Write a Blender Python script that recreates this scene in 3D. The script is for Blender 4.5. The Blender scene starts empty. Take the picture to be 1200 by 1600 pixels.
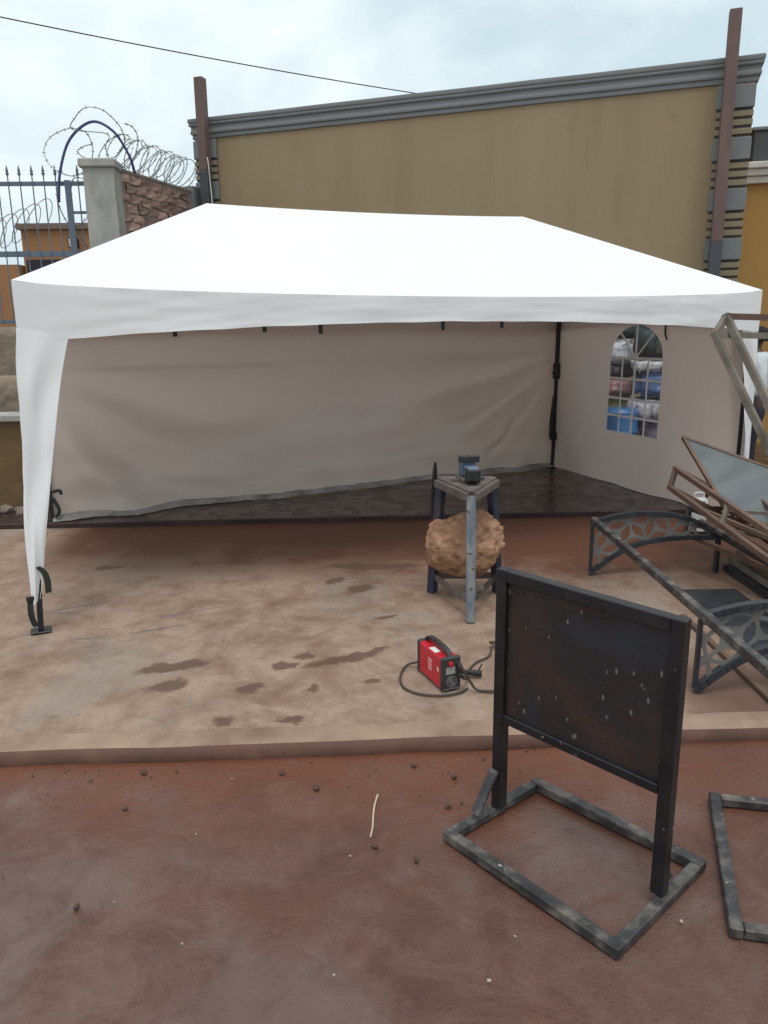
import bpy, bmesh, math, random
from mathutils import Vector, Matrix, noise
random.seed(7)
V = Vector
scene = bpy.context.scene
COL = scene.collection

# ------------------------------------------------------------------ camera
cam_d = bpy.data.cameras.new('camera'); cam = bpy.data.objects.new('camera', cam_d); COL.objects.link(cam)
RX = V((0.917407, -0.397760, -0.012273)); RY = V((-0.103218, -0.208054, -0.972656)); RZ = V((0.384330, 0.893589, -0.231926))
m = Matrix.Identity(4)
for i in range(3):
    m[i][0] = RX[i]; m[i][1] = -RY[i]; m[i][2] = -RZ[i]
m.translation = V((0.21, -5.0, 1.813))
cam.matrix_world = m
cam_d.sensor_fit = 'VERTICAL'; cam_d.sensor_height = 24.0; cam_d.sensor_width = 18.0
cam_d.lens = 1180.0 / 1600.0 * 24.0
cam_d.clip_start = 0.05; cam_d.clip_end = 2000
scene.camera = cam

# ------------------------------------------------------------------ world, sun, exposure
SUN_EL, SUN_AZ = math.radians(70), math.radians(200)
world = bpy.data.worlds.new('World'); scene.world = world; world.use_nodes = True
nt = world.node_tree; N = nt.nodes; Lk = nt.links
for n in list(N): N.remove(n)
out = N.new('ShaderNodeOutputWorld'); bg = N.new('ShaderNodeBackground'); bg.inputs[1].default_value = 0.1
sky = N.new('ShaderNodeTexSky'); sky.sky_type = 'NISHITA'; sky.sun_disc = False
sky.sun_elevation = SUN_EL; sky.sun_rotation = SUN_AZ; sky.air_density = 1.2; sky.dust_density = 2.0
tc = N.new('ShaderNodeTexCoord')
mp = N.new('ShaderNodeMapping'); mp.inputs['Scale'].default_value = (1, 1, 1.9)
n1 = N.new('ShaderNodeTexNoise'); n1.inputs['Scale'].default_value = 2.1; n1.inputs['Detail'].default_value = 7; n1.inputs['Roughness'].default_value = 0.52; n1.inputs['Distortion'].default_value = 0.35
cr = N.new('ShaderNodeValToRGB')
cr.color_ramp.elements[0].position = 0.38; cr.color_ramp.elements[0].color = (0.54, 0.66, 0.71, 1)
cr.color_ramp.elements[1].position = 0.63; cr.color_ramp.elements[1].color = (0.91, 0.965, 0.97, 1)
e = cr.color_ramp.elements.new(0.5); e.color = (0.72, 0.815, 0.845, 1)
mul = N.new('ShaderNodeVectorMath'); mul.operation = 'SCALE'; mul.inputs[3].default_value = 11.0
mix = N.new('ShaderNodeMix'); mix.data_type = 'RGBA'; mix.inputs[0].default_value = 0.90
Lk.new(tc.outputs['Generated'], mp.inputs[0]); Lk.new(mp.outputs[0], n1.inputs['Vector'])
Lk.new(n1.outputs[0], cr.inputs[0]); Lk.new(cr.outputs[0], mul.inputs[0])
Lk.new(sky.outputs[0], mix.inputs[6]); Lk.new(mul.outputs[0], mix.inputs[7])
Lk.new(mix.outputs[2], bg.inputs[0]); Lk.new(bg.outputs[0], out.inputs[0])

sun_d = bpy.data.lights.new('sun', 'SUN'); sun = bpy.data.objects.new('sun', sun_d); COL.objects.link(sun)
sun_d.energy = 1.5; sun_d.angle = math.radians(25); sun_d.color = (1.0, 0.97, 0.93)
sdir = V((math.sin(SUN_AZ) * math.cos(SUN_EL), math.cos(SUN_AZ) * math.cos(SUN_EL), math.sin(SUN_EL)))
sun.rotation_euler = sdir.to_track_quat('Z', 'Y').to_euler(); sun.location = (0, 0, 20)
scene.view_settings.view_transform = 'Standard'; scene.view_settings.look = 'None'
scene.view_settings.exposure = 0.18; scene.view_settings.gamma = 1.0; scene.view_settings.use_curve_mapping = False

# ------------------------------------------------------------------ helpers
def tag(o, label=None, cat=None, group=None, kind=None):
    if label: o['label'] = label
    if cat: o['category'] = cat
    if group: o['group'] = group
    if kind: o['kind'] = kind
    return o

def thing(name, label, cat, loc, group=None):
    o = bpy.data.objects.new(name, None); COL.objects.link(o); o.location = loc
    o.empty_display_size = 0.1
    return tag(o, label, cat, group)

def wloc(o):
    l = V(o.location)
    if o.parent: l = l + wloc(o.parent)
    return l

def obj(name, bm, mat, parent=None, base=None, smooth=False, edge=None):
    """bm is in world coordinates; the object's origin goes to base (or its parent's)."""
    if base is None: base = wloc(parent) if parent else V((0, 0, 0))
    base = V(base)
    bmesh.ops.recalc_face_normals(bm, faces=bm.faces)
    bmesh.ops.translate(bm, vec=-base, verts=bm.verts)
    me = bpy.data.meshes.new(name); bm.to_mesh(me); bm.free()
    if smooth:
        me.polygons.foreach_set('use_smooth', [True] * len(me.polygons))
        if edge: me.set_sharp_from_angle(angle=math.radians(edge))
    for mm in (mat if isinstance(mat, (list, tuple)) else [mat]): me.materials.append(mm)
    o = bpy.data.objects.new(name, me); COL.objects.link(o)
    if parent:
        o.parent = parent; o.location = base - wloc(parent)
    else: o.location = base
    return o

def B(): return bmesh.new()

def box(bm, c, s, X=(1, 0, 0), Y=(0, 1, 0), Z=None, bevel=0.0):
    X = V(X).normalized(); Y = V(Y).normalized(); Z = V(Z).normalized() if Z is not None else X.cross(Y)
    vs = [bm.verts.new(V(c) + X * (s[0] * a / 2) + Y * (s[1] * b / 2) + Z * (s[2] * d / 2)) for a in (-1, 1) for b in (-1, 1) for d in (-1, 1)]
    fs = [bm.faces.new([vs[i] for i in q]) for q in ((0, 1, 3, 2), (4, 6, 7, 5), (0, 4, 5, 1), (2, 3, 7, 6), (0, 2, 6, 4), (1, 5, 7, 3))]
    if bevel:
        es = list({ed for f in fs for ed in f.edges})
        bmesh.ops.bevel(bm, geom=es, offset=bevel, segments=1, affect='EDGES', profile=0.5)
    return bm

def bar(bm, p, q, w, h=None, up=(0, 0, 1), bevel=0.0, ext=0.0):
    p, q = V(p), V(q); h = h or w; d = (q - p).normalized(); up = V(up)
    if abs(d.dot(up.normalized())) > 0.98: up = V((1, 0, 0)) if abs(d.x) < 0.9 else V((0, 1, 0))
    s = d.cross(up).normalized(); u = s.cross(d).normalized()
    return box(bm, (p + q) / 2, ((q - p).length + 2 * ext, w, h), d, s, u, bevel)

def tube(bm, pts, r, n=6, cap=True):
    pts = [V(p) for p in pts]; rings = []; k = len(pts)
    rr = r if isinstance(r, (list, tuple)) else [r] * k
    t0 = (pts[1] - pts[0]).normalized(); a = V((0, 0, 1)) if abs(t0.z) < 0.9 else V((1, 0, 0)); u = t0.cross(a).normalized()
    for i in range(k):
        t = (pts[min(i + 1, k - 1)] - pts[max(i - 1, 0)]).normalized()
        u = (u - t * u.dot(t)).normalized(); w = t.cross(u)
        rings.append([bm.verts.new(pts[i] + (u * math.cos(2 * math.pi * j / n) + w * math.sin(2 * math.pi * j / n)) * rr[i]) for j in range(n)])
    for i in range(k - 1):
        for j in range(n):
            bm.faces.new((rings[i][j], rings[i][(j + 1) % n], rings[i + 1][(j + 1) % n], rings[i + 1][j]))
    if cap: bm.faces.new(rings[0]); bm.faces.new(list(reversed(rings[-1])))
    return bm

def lathe(bm, c, prof, n=20, X=(1, 0, 0), Y=(0, 1, 0), Z=(0, 0, 1)):
    X, Y, Z, c = V(X).normalized(), V(Y).normalized(), V(Z).normalized(), V(c); rings = []
    for r, z in prof:
        rings.append([bm.verts.new(c + Z * z + (X * math.cos(2 * math.pi * j / n) + Y * math.sin(2 * math.pi * j / n)) * max(r, 1e-4)) for j in range(n)])
    for i in range(len(rings) - 1):
        for j in range(n):
            bm.faces.new((rings[i][j], rings[i][(j + 1) % n], rings[i + 1][(j + 1) % n], rings[i + 1][j]))
    bm.faces.new(rings[0]); bm.faces.new(rings[-1])
    return bm

def prism(bm, poly, d):
    """poly: world points in order; extruded by vector d"""
    a = [bm.verts.new(V(p)) for p in poly]; b = [bm.verts.new(V(p) + V(d)) for p in poly]; n = len(a)
    bm.faces.new(a); bm.faces.new(list(reversed(b)))
    for i in range(n): bm.faces.new((a[i], a[(i + 1) % n], b[(i + 1) % n], b[i]))
    return bm

def grid(bm, nu, nv, fn):
    vs = [[bm.verts.new(fn(i / nu, j / nv)) for j in range(nv + 1)] for i in range(nu + 1)]
    for i in range(nu):
        for j in range(nv):
            bm.faces.new((vs[i][j], vs[i + 1][j], vs[i + 1][j + 1], vs[i][j + 1]))
    return vs

def spline(pts, sub=6):
    pts = [V(p) for p in pts]; o = []
    for i in range(len(pts) - 1):
        p0 = pts[max(i - 1, 0)]; p1 = pts[i]; p2 = pts[i + 1]; p3 = pts[min(i + 2, len(pts) - 1)]
        for k in range(sub):
            t = k / sub
            o.append(0.5 * ((2 * p1) + (p2 - p0) * t + (2 * p0 - 5 * p1 + 4 * p2 - p3) * t * t + (3 * p1 - p0 - 3 * p2 + p3) * t ** 3))
    o.append(pts[-1]); return o

def nz(x, y=0, z=0): return noise.noise(V((x, y, z)))

# ------------------------------------------------------------------ materials
def mat_base(name):
    mt = bpy.data.materials.new(name); mt.use_nodes = True
    t = mt.node_tree; b = t.nodes['Principled BSDF']
    return mt, t, t.nodes, t.links, b

def ramp(nodes, stops):
    r = nodes.new('ShaderNodeValToRGB'); el = r.color_ramp.elements
    el[0].position = stops[0][0]; el[0].color = (*stops[0][1], 1)
    el[1].position = stops[-1][0]; el[1].color = (*stops[-1][1], 1)
    for p, c in stops[1:-1]:
        x = el.new(p); x.color = (*c, 1)
    return r

def nmath(nd, lk, op, a, b=None, c=None):
    n = nd.new('ShaderNodeMath'); n.operation = op
    for i, x in enumerate((a, b, c)):
        if x is None: continue
        if isinstance(x, (int, float)): n.inputs[i].default_value = x
        else: lk.new(x, n.inputs[i])
    return n.outputs[0]
def nrange(nd, lk, x, a, b, c=0.0, d=1.0, smooth=True):
    n = nd.new('ShaderNodeMapRange'); n.interpolation_type = 'SMOOTHSTEP' if smooth else 'LINEAR'
    lk.new(x, n.inputs[0])
    for i, q in enumerate((a, b, c, d)): n.inputs[1 + i].default_value = q
    return n.outputs[0]
def nmix(nd, lk, f, a, b):
    n = nd.new('ShaderNodeMix'); n.data_type = 'RGBA'
    for i, x in ((0, f), (6, a), (7, b)):
        if isinstance(x, tuple): n.inputs[i].default_value = (*x, 1)
        elif isinstance(x, (int, float)): n.inputs[i].default_value = x
        else: lk.new(x, n.inputs[i])
    return n.outputs[2]
def nnoise(nd, lk, vec, scale, detail=6, rough=0.6, dist=0.0):
    n = nd.new('ShaderNodeTexNoise'); n.inputs['Scale'].default_value = scale; n.inputs['Detail'].default_value = detail
    n.inputs['Roughness'].default_value = rough; n.inputs['Distortion'].default_value = dist
    lk.new(vec, n.inputs['Vector']); return n.outputs[0]
def ndot(nd, lk, vec, d):
    n = nd.new('ShaderNodeVectorMath'); n.operation = 'DOT_PRODUCT'; lk.new(vec, n.inputs[0]); n.inputs[1].default_value = d
    return n.outputs['Value']

def M(name, stops, scale=4.0, rough=0.6, rvar=0.12, bump=0.15, bscale=30.0, metal=0.0, detail=6, spec=0.5, stretch=(1, 1, 1), speck=None, random_obj=0.0, transl=0.0, dist=0.004, streak=None):
    """mottled principled material: noise-driven colour, noise-driven roughness, fine relief"""
    mt, t, nd, lk, b = mat_base(name)
    if isinstance(stops[0], (int, float)):
        c = stops; stops = [(0.25, tuple(x * 0.82 for x in c)), (0.75, tuple(min(1, x * 1.14) for x in c))]
    tc = nd.new('ShaderNodeTexCoord'); mp = nd.new('ShaderNodeMapping'); mp.inputs['Scale'].default_value = stretch
    lk.new(tc.outputs['Object'], mp.inputs[0])
    n = nd.new('ShaderNodeTexNoise'); n.inputs['Scale'].default_value = scale; n.inputs['Detail'].default_value = detail; n.inputs['Roughness'].default_value = 0.62
    lk.new(mp.outputs[0], n.inputs['Vector'])
    r = ramp(nd, stops); lk.new(n.outputs[0], r.inputs[0]); col = r.outputs[0]
    if random_obj:
        oi = nd.new('ShaderNodeObjectInfo'); hs = nd.new('ShaderNodeHueSaturation')
        ma = nd.new('ShaderNodeMapRange'); ma.inputs[3].default_value = 1 - random_obj; ma.inputs[4].default_value = 1 + random_obj
        lk.new(oi.outputs['Random'], ma.inputs[0]); lk.new(ma.outputs[0], hs.inputs['Value']); lk.new(col, hs.inputs['Color']); col = hs.outputs[0]
    if speck:
        sc, thr, scol = speck
        s = nd.new('ShaderNodeTexNoise'); s.inputs['Scale'].default_value = sc; s.inputs['Detail'].default_value = 3
        lk.new(tc.outputs['Object'], s.inputs['Vector'])
        mr = nd.new('ShaderNodeMapRange'); mr.inputs[1].default_value = thr; mr.inputs[2].default_value = thr + 0.03
        lk.new(s.outputs[0], mr.inputs[0])
        mx = nd.new('ShaderNodeMix'); mx.data_type = 'RGBA'; mx.inputs[7].default_value = (*scol, 1)
        lk.new(mr.outputs[0], mx.inputs[0]); lk.new(col, mx.inputs[6]); col = mx.outputs[2]
    if streak:
        for sc, st, thr, amt, scol in streak:
            m2 = nd.new('ShaderNodeMapping'); m2.inputs['Scale'].default_value = st; lk.new(tc.outputs['Object'], m2.inputs[0])
            s2 = nnoise(nd, lk, m2.outputs[0], sc, 8, 0.65); col = nmix(nd, lk, nrange(nd, lk, s2, thr, thr + 0.16, 0, amt), col, scol)
    lk.new(col, b.inputs['Base Color'])
    mr = nd.new('ShaderNodeMapRange'); mr.inputs[1].default_value = 0.3; mr.inputs[2].default_value = 0.7
    mr.inputs[3].default_value = max(0.05, rough - rvar); mr.inputs[4].default_value = min(1, rough + rvar)
    lk.new(n.outputs[0], mr.inputs[0]); lk.new(mr.outputs[0], b.inputs['Roughness'])
    b.inputs['Metallic'].default_value = metal; b.inputs['Specular IOR Level'].default_value = spec
    if bump:
        n2 = nd.new('ShaderNodeTexNoise'); n2.inputs['Scale'].default_value = bscale; n2.inputs['Detail'].default_value = 5
        lk.new(mp.outputs[0], n2.inputs['Vector'])
        bp = nd.new('ShaderNodeBump'); bp.inputs['Strength'].default_value = bump; bp.inputs['Distance'].default_value = dist
        lk.new(n2.outputs[0], bp.inputs['Height']); lk.new(bp.outputs[0], b.inputs['Normal'])
    if transl:
        tr = nd.new('ShaderNodeBsdfTranslucent'); lk.new(col, tr.inputs[0])
        ms = nd.new('ShaderNodeMixShader'); ms.inputs[0].default_value = transl
        o = nd['Material Output']; lk.new(b.outputs[0], ms.inputs[1]); lk.new(tr.outputs[0], ms.inputs[2]); lk.new(ms.outputs[0], o.inputs[0])
    return mt

E1 = V((0.933, -0.359, 0)).normalized(); E2 = V((0.359, 0.933, 0)).normalized()
def S(u, v, z=0.0): return E1 * u + E2 * v + V((0, 0, z))

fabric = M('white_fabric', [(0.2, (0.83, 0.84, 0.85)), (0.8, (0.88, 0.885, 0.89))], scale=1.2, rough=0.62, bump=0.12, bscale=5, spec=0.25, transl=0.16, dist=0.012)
fabric_in = M('wall_fabric', [(0.15, (0.70, 0.585, 0.515)), (0.85, (0.78, 0.675, 0.61))], scale=0.9, rough=0.72, bump=0.4, bscale=7, spec=0.2, transl=0.40, dist=0.014)  # white cloth, with warm bounce from the ground tinted into its colour
black_steel = M('black_steel', (0.012, 0.012, 0.016), scale=14, rough=0.42, rvar=0.15, bump=0.2, bscale=60)
sign_black = M('sign_black_paint', [(0.2, (0.006, 0.006, 0.008)), (0.6, (0.013, 0.012, 0.014)), (0.9, (0.03, 0.026, 0.025))], scale=7, rough=0.33, bump=0.2, bscale=50, speck=(38, 0.72, (0.2, 0.19, 0.18)))
base_grey = M('worn_grey_paint', [(0.30, (0.016, 0.015, 0.017)), (0.48, (0.038, 0.035, 0.035)), (0.58, (0.095, 0.085, 0.077)), (0.75, (0.20, 0.165, 0.13))], scale=11, rough=0.5, bump=0.35, bscale=70, speck=(26, 0.70, (0.3, 0.27, 0.22)))
rust = M('rusty_steel', [(0.2, (0.06, 0.035, 0.028)), (0.5, (0.12, 0.07, 0.05)), (0.75, (0.19, 0.10, 0.055)), (0.95, (0.30, 0.13, 0.05))], scale=5, rough=0.62, bump=0.3, bscale=60)
bare_steel = M('bare_steel', [(0.25, (0.09, 0.075, 0.06)), (0.48, (0.185, 0.16, 0.13)), (0.62, (0.25, 0.22, 0.185)), (0.8, (0.22, 0.12, 0.06))], scale=5, rough=0.5, bump=0.25, bscale=60, metal=0.25)
sheet_grey = M('grey_sheet', [(0.25, (0.09, 0.10, 0.105)), (0.6, (0.135, 0.15, 0.155)), (0.85, (0.18, 0.175, 0.16))], scale=2.2, rough=0.5, bump=0.25, bscale=8, metal=0.3, stretch=(1, 3, 1))
pole_mat = M('pole_primer', [(0.3, (0.085, 0.054, 0.050)), (0.5, (0.12, 0.074, 0.066)), (0.7, (0.17, 0.108, 0.085))], scale=3, rough=0.65, bump=0.2, stretch=(1, 1, 0.3))
pole_dark = M('pole_grey_primer', (0.055, 0.06, 0.07), scale=5, rough=0.6)
ochre = M('ochre_wall', [(0.25, (0.24, 0.175, 0.098)), (0.45, (0.272, 0.20, 0.116)), (0.6, (0.288, 0.215, 0.13)), (0.8, (0.315, 0.245, 0.158))], scale=1.5, rough=0.85, bump=0.4, bscale=34, stretch=(1, 1, 0.16), detail=9, streak=[(3.2, (1, 1, 0.10), 0.54, 0.22, (0.15, 0.11, 0.068)), (1.1, (1, 1, 1), 0.52, 0.35, (0.30, 0.24, 0.16)), (3, (1, 1, 0.5), 0.60, 0.4, (0.17, 0.13, 0.085))])
ochre_bright = M('bright_ochre_wall', [(0.2, (0.33, 0.19, 0.055)), (0.8, (0.40, 0.235, 0.07))], scale=1.3, rough=0.85, bump=0.3, bscale=26)
trim_grey = M('grey_trim', [(0.2, (0.15, 0.157, 0.158)), (0.8, (0.20, 0.207, 0.205))], scale=3, rough=0.75, bump=0.25, bscale=30)
trim_tan = M('tan_trim', [(0.2, (0.20, 0.165, 0.105)), (0.8, (0.27, 0.22, 0.14))], scale=3, rough=0.8)
concrete_grey = M('grey_concrete', [(0.25, (0.22, 0.215, 0.20)), (0.5, (0.33, 0.325, 0.30)), (0.75, (0.44, 0.42, 0.385))], scale=4, rough=0.9, bump=0.5, bscale=18, stretch=(1, 1, 0.6))
mortar = M('mortar', [(0.2, (0.17, 0.14, 0.125)), (0.8, (0.30, 0.25, 0.22))], scale=10, rough=0.95, bump=0.8, bscale=25, dist=0.02)
brick_mat = M('clay_brick', [(0.15, (0.20, 0.135, 0.12)), (0.5, (0.32, 0.205, 0.17)), (0.85, (0.43, 0.325, 0.285))], scale=6, rough=0.92, bump=0.7, bscale=22, random_obj=0.32, dist=0.015)
stone_mat = M('rough_plaster', [(0.2, (0.13, 0.10, 0.075)), (0.5, (0.23, 0.18, 0.135)), (0.85, (0.33, 0.26, 0.19))], scale=5, rough=0.95, bump=0.8, bscale=12, dist=0.03)
dirty_ochre = M('dirty_ochre', [(0.2, (0.08, 0.048, 0.022)), (0.6, (0.16, 0.10, 0.045)), (0.9, (0.22, 0.14, 0.07))], scale=3.5, rough=0.9, bump=0.5, bscale=20)
fence_blue = M('fence_paint', [(0.2, (0.08, 0.11, 0.15)), (0.8, (0.13, 0.165, 0.21))], scale=8, rough=0.5)
wire_mat = M('razor_wire', (0.26, 0.26, 0.25), scale=20, rough=0.4, metal=0.6, bump=0)
hose_blue = M('blue_hose', (0.035, 0.045, 0.14), scale=8, rough=0.4, bump=0)
black_rubber = M('black_rubber', (0.015, 0.014, 0.014), scale=20, rough=0.6, bump=0)
cable_mat = M('dusty_cable', [(0.2, (0.03, 0.025, 0.022)), (0.8, (0.075, 0.055, 0.042))], scale=18, rough=0.65, bump=0)
strap_mat = M('dark_strap', (0.018, 0.024, 0.018), scale=20, rough=0.85)
red_plastic = M('red_case', [(0.2, (0.42, 0.012, 0.022)), (0.8, (0.56, 0.02, 0.035))], scale=6, rough=0.38, rvar=0.1, bump=0.05, speck=(22, 0.72, (0.30, 0.12, 0.08)))
dark_plastic = M('dark_plastic', [(0.2, (0.022, 0.020, 0.022)), (0.8, (0.05, 0.044, 0.042))], scale=12, rough=0.5, bump=0.1)
print_grey = M('grey_print', (0.15, 0.145, 0.14), scale=60, rough=0.5, bump=0)
print_white = M('white_print', (0.75, 0.72, 0.68), scale=10, rough=0.5, bump=0)
blue_paint = M('worn_blue_paint', [(0.3, (0.012, 0.015, 0.028)), (0.5, (0.020, 0.028, 0.058)), (0.7, (0.06, 0.045, 0.045))], scale=8, rough=0.5, speck=(20, 0.68, (0.10, 0.075, 0.06)))
worn_leg = M('worn_blue_leg', [(0.3, (0.05, 0.075, 0.13)), (0.45, (0.12, 0.145, 0.18)), (0.58, (0.24, 0.235, 0.225)), (0.75, (0.31, 0.28, 0.25))], scale=7, rough=0.55, speck=(30, 0.66, (0.07, 0.045, 0.035)), stretch=(1, 1, 0.4))
plate_mat = M('stand_plate', [(0.2, (0.06, 0.045, 0.04)), (0.6, (0.14, 0.11, 0.10)), (0.9, (0.24, 0.2, 0.18))], scale=14, rough=0.6, bump=0.5, bscale=60)
vise_blue = M('vise_paint', [(0.2, (0.03, 0.05, 0.10)), (0.55, (0.12, 0.17, 0.24)), (0.9, (0.20, 0.20, 0.20))], scale=14, rough=0.45)
vise_dark = M('vise_iron', (0.035, 0.034, 0.038), scale=14, rough=0.45, metal=0.4)
red_handle = M('red_handle', (0.16, 0.012, 0.014), scale=12, rough=0.5)
rock_mat = M('laterite_rock', [(0.25, (0.13, 0.06, 0.035)), (0.42, (0.27, 0.14, 0.082)), (0.58, (0.38, 0.215, 0.13)), (0.78, (0.54, 0.37, 0.25))], scale=13, rough=0.95, bump=0.9, bscale=32, detail=9, dist=0.02)
rubble_mat = M('rubble', [(0.2, (0.10, 0.075, 0.06)), (0.8, (0.26, 0.20, 0.16))], scale=9, rough=0.95, bump=0.6, random_obj=0.3)
pebble_mat = M('pebbles', [(0.25, (0.045, 0.024, 0.018)), (0.7, (0.10, 0.052, 0.037))], scale=16, rough=0.9)
litter_mat = M('pale_litter', (0.36, 0.29, 0.22), scale=20, rough=0.9)
twig_mat = M('dry_twig', (0.52, 0.42, 0.31), scale=30, rough=0.9)
far_orange = M('far_orange_wall', [(0.2, (0.27, 0.135, 0.055)), (0.8, (0.33, 0.17, 0.075))], scale=1, rough=0.9)
far_trim = M('far_trim', (0.17, 0.12, 0.10), rough=0.9)
far_dark = M('far_dark_opening', (0.03, 0.022, 0.035), rough=0.9)
white_paint = M('white_trim', (0.62, 0.60, 0.56), scale=3, rough=0.7)
tank_mat = M('dark_tank', (0.06, 0.065, 0.07), scale=5, rough=0.6)
leaf_mat = M('fallen_leaf', (0.42, 0.28, 0.05), scale=30, rough=0.8)

def plastic_pane():
    mt, t, nd, lk, b = mat_base('clear_plastic')
    tr = nd.new('ShaderNodeBsdfTransparent'); tr.inputs[0].default_value = (0.93, 0.95, 0.97, 1)
    gl = nd.new('ShaderNodeBsdfGlossy'); gl.inputs['Roughness'].default_value = 0.12; gl.inputs[0].default_value = (0.9, 0.9, 0.9, 1)
    ms = nd.new('ShaderNodeMixShader'); ms.inputs[0].default_value = 0.10; lk.new(tr.outputs[0], ms.inputs[1]); lk.new(gl.outputs[0], ms.inputs[2])
    lk.new(ms.outputs[0], nd['Material Output'].inputs[0]); return mt
pane_mat = plastic_pane()

STAINS = [(1.57, -1.23, .25, .055, 0.01), (1.01, -1.36, .08, .05, .21), (1.38, -1.10, .065, .05, -.29), (2.35, .34, .33, .10, -.51), (2.1, -.14, .12, .09, .3),
          (.60, -1.14, .10, .08, .15), (.79, -1.65, .05, .05, -.27), (1.1, -1.78, .06, .045, -.06), (.67, -.91, .22, .06, -.13), (.47, 1.2, .11, .05, -.28),
          (1.3, -1.5, .04, .035, -.2), (1.61, -1.55, .05, .04, -.14), (1.23, -1.17, .07, .06, -.44), (2.0, .1, .1, .07, .3), (1.75, -1.2, .12, .03, .2), (2.6, .25, .2, .05, -.4), (2.05, -.75, .07, .03, .1)]

def slab_material():
    mt, t, nd, lk, b = mat_base('stained_concrete')
    tc = nd.new('ShaderNodeTexCoord'); P = tc.outputs['Object']
    u = ndot(nd, lk, P, tuple(E1)); v = ndot(nd, lk, P, tuple(E2))
    nA = nnoise(nd, lk, P, 0.75, 7, 0.6, 0.6); nB = nnoise(nd, lk, P, 3.2, 12, 0.72, 0.3); nC = nnoise(nd, lk, P, 38, 6, 0.75); nD = nnoise(nd, lk, P, 1.7, 9, 0.68, 1.2)
    r = ramp(nd, [(0.30, (0.165, 0.097, 0.066)), (0.46, (0.26, 0.172, 0.124)), (0.58, (0.335, 0.24, 0.182)), (0.75, (0.295, 0.20, 0.144))]); lk.new(nB, r.inputs[0])
    col = r.outputs[0]
    # grey cement smears
    col = nmix(nd, lk, nmath(nd, lk, 'MULTIPLY', nrange(nd, lk, nA, 0.5, 0.66), 0.75), col, (0.27, 0.225, 0.185))
    # red earth trodden onto the slab, more of it towards the kerb on the right and towards the back
    dirt = nrange(nd, lk, nmath(nd, lk, 'ADD', nD, nmath(nd, lk, 'MULTIPLY', u, 0.012)), 0.5, 0.68)
    col = nmix(nd, lk, nmath(nd, lk, 'MULTIPLY', dirt, 0.65), col, (0.185, 0.105, 0.066))
    mud = nmath(nd, lk, 'MULTIPLY', nrange(nd, lk, nmath(nd, lk, 'ADD', u, nmath(nd, lk, 'MULTIPLY', nB, 0.8)), 3.9, 4.3), nrange(nd, lk, nmath(nd, lk, 'ADD', v, nmath(nd, lk, 'MULTIPLY', nA, 0.6)), -0.1, -0.6))
    col = nmix(nd, lk, nmath(nd, lk, 'MULTIPLY', mud, 0.9), col, (0.13, 0.07, 0.052))
    # fine grain
    col = nmix(nd, lk, nrange(nd, lk, nC, 0.50, 0.70, 0, 0.5), col, (0.15, 0.095, 0.065))
    # wet brown band that ran down from the raised slab
    vv = nmath(nd, lk, 'ADD', v, nmath(nd, lk, 'MULTIPLY', nmath(nd, lk, 'SUBTRACT', nA, 0.5), 1.7))
    vv = nmath(nd, lk, 'ADD', vv, nmath(nd, lk, 'MULTIPLY', nmath(nd, lk, 'SUBTRACT', nB, 0.5), 2.2))
    vv = nmath(nd, lk, 'ADD', vv, nmath(nd, lk, 'MULTIPLY', nmath(nd, lk, 'SUBTRACT', u, 2.0), 0.14))
    wet = nmath(nd, lk, 'MULTIPLY', nrange(nd, lk, vv, 0.55, 1.75), nrange(nd, lk, u, -0.95, -0.45))
    col = nmix(nd, lk, nmath(nd, lk, 'MULTIPLY', wet, 0.95), col, (0.105, 0.038, 0.020))
    # water stains with a shape of their own
    nvec = nd.new('ShaderNodeTexNoise'); nvec.inputs['Scale'].default_value = 9; nvec.inputs['Detail'].default_value = 8; nvec.inputs['Roughness'].default_value = 0.7; lk.new(P, nvec.inputs['Vector'])
    dv = nd.new('ShaderNodeVectorMath'); dv.operation = 'MULTIPLY_ADD'; lk.new(nvec.outputs['Color'], dv.inputs[0]); dv.inputs[1].default_value = (0.22, 0.22, 0); lk.new(P, dv.inputs[2])
    acc = None
    for x, y, a, c, ang in STAINS:
        mp = nd.new('ShaderNodeMapping'); mp.vector_type = 'TEXTURE'
        mp.inputs['Location'].default_value = (x + 0.11, y + 0.11, 0); mp.inputs['Rotation'].default_value = (0, 0, ang); mp.inputs['Scale'].default_value = (a, c, 1e4)
        lk.new(dv.outputs[0], mp.inputs[0])
        ln = nd.new('ShaderNodeVectorMath'); ln.operation = 'LENGTH'; lk.new(mp.outputs[0], ln.inputs[0])
        k = nrange(nd, lk, ln.outputs['Value'], 1.15, 0.7)
        acc = k if acc is None else nmath(nd, lk, 'MAXIMUM', acc, k)
    col = nmix(nd, lk, nmath(nd, lk, 'MULTIPLY', acc, 0.8), col, (0.095, 0.052, 0.032))
    # dark tyre-rubber smears
    sm = nd.new('ShaderNodeMapping'); sm.inputs['Rotation'].default_value = (0, 0, 0.5); sm.inputs['Scale'].default_value = (0.8, 7, 1); lk.new(P, sm.inputs[0])
    nS = nnoise(nd, lk, sm.outputs[0], 1.6, 5, 0.6, 0.4)
    near = nd.new('ShaderNodeMapping'); near.vector_type = 'TEXTURE'; near.inputs['Location'].default_value = (0.45, 0.0, 0); near.inputs['Scale'].default_value = (0.75, 0.6, 1e4); lk.new(P, near.inputs[0])
    ln = nd.new('ShaderNodeVectorMath'); ln.operation = 'LENGTH'; lk.new(near.outputs[0], ln.inputs[0])
    smear = nmath(nd, lk, 'MULTIPLY', nrange(nd, lk, nS, 0.54, 0.64), nrange(nd, lk, ln.outputs['Value'], 1.2, 0.5))
    col = nmix(nd, lk, nmath(nd, lk, 'MULTIPLY', smear, 0.6), col, (0.12, 0.10, 0.105))
    lk.new(col, b.inputs['Base Color'])
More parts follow.
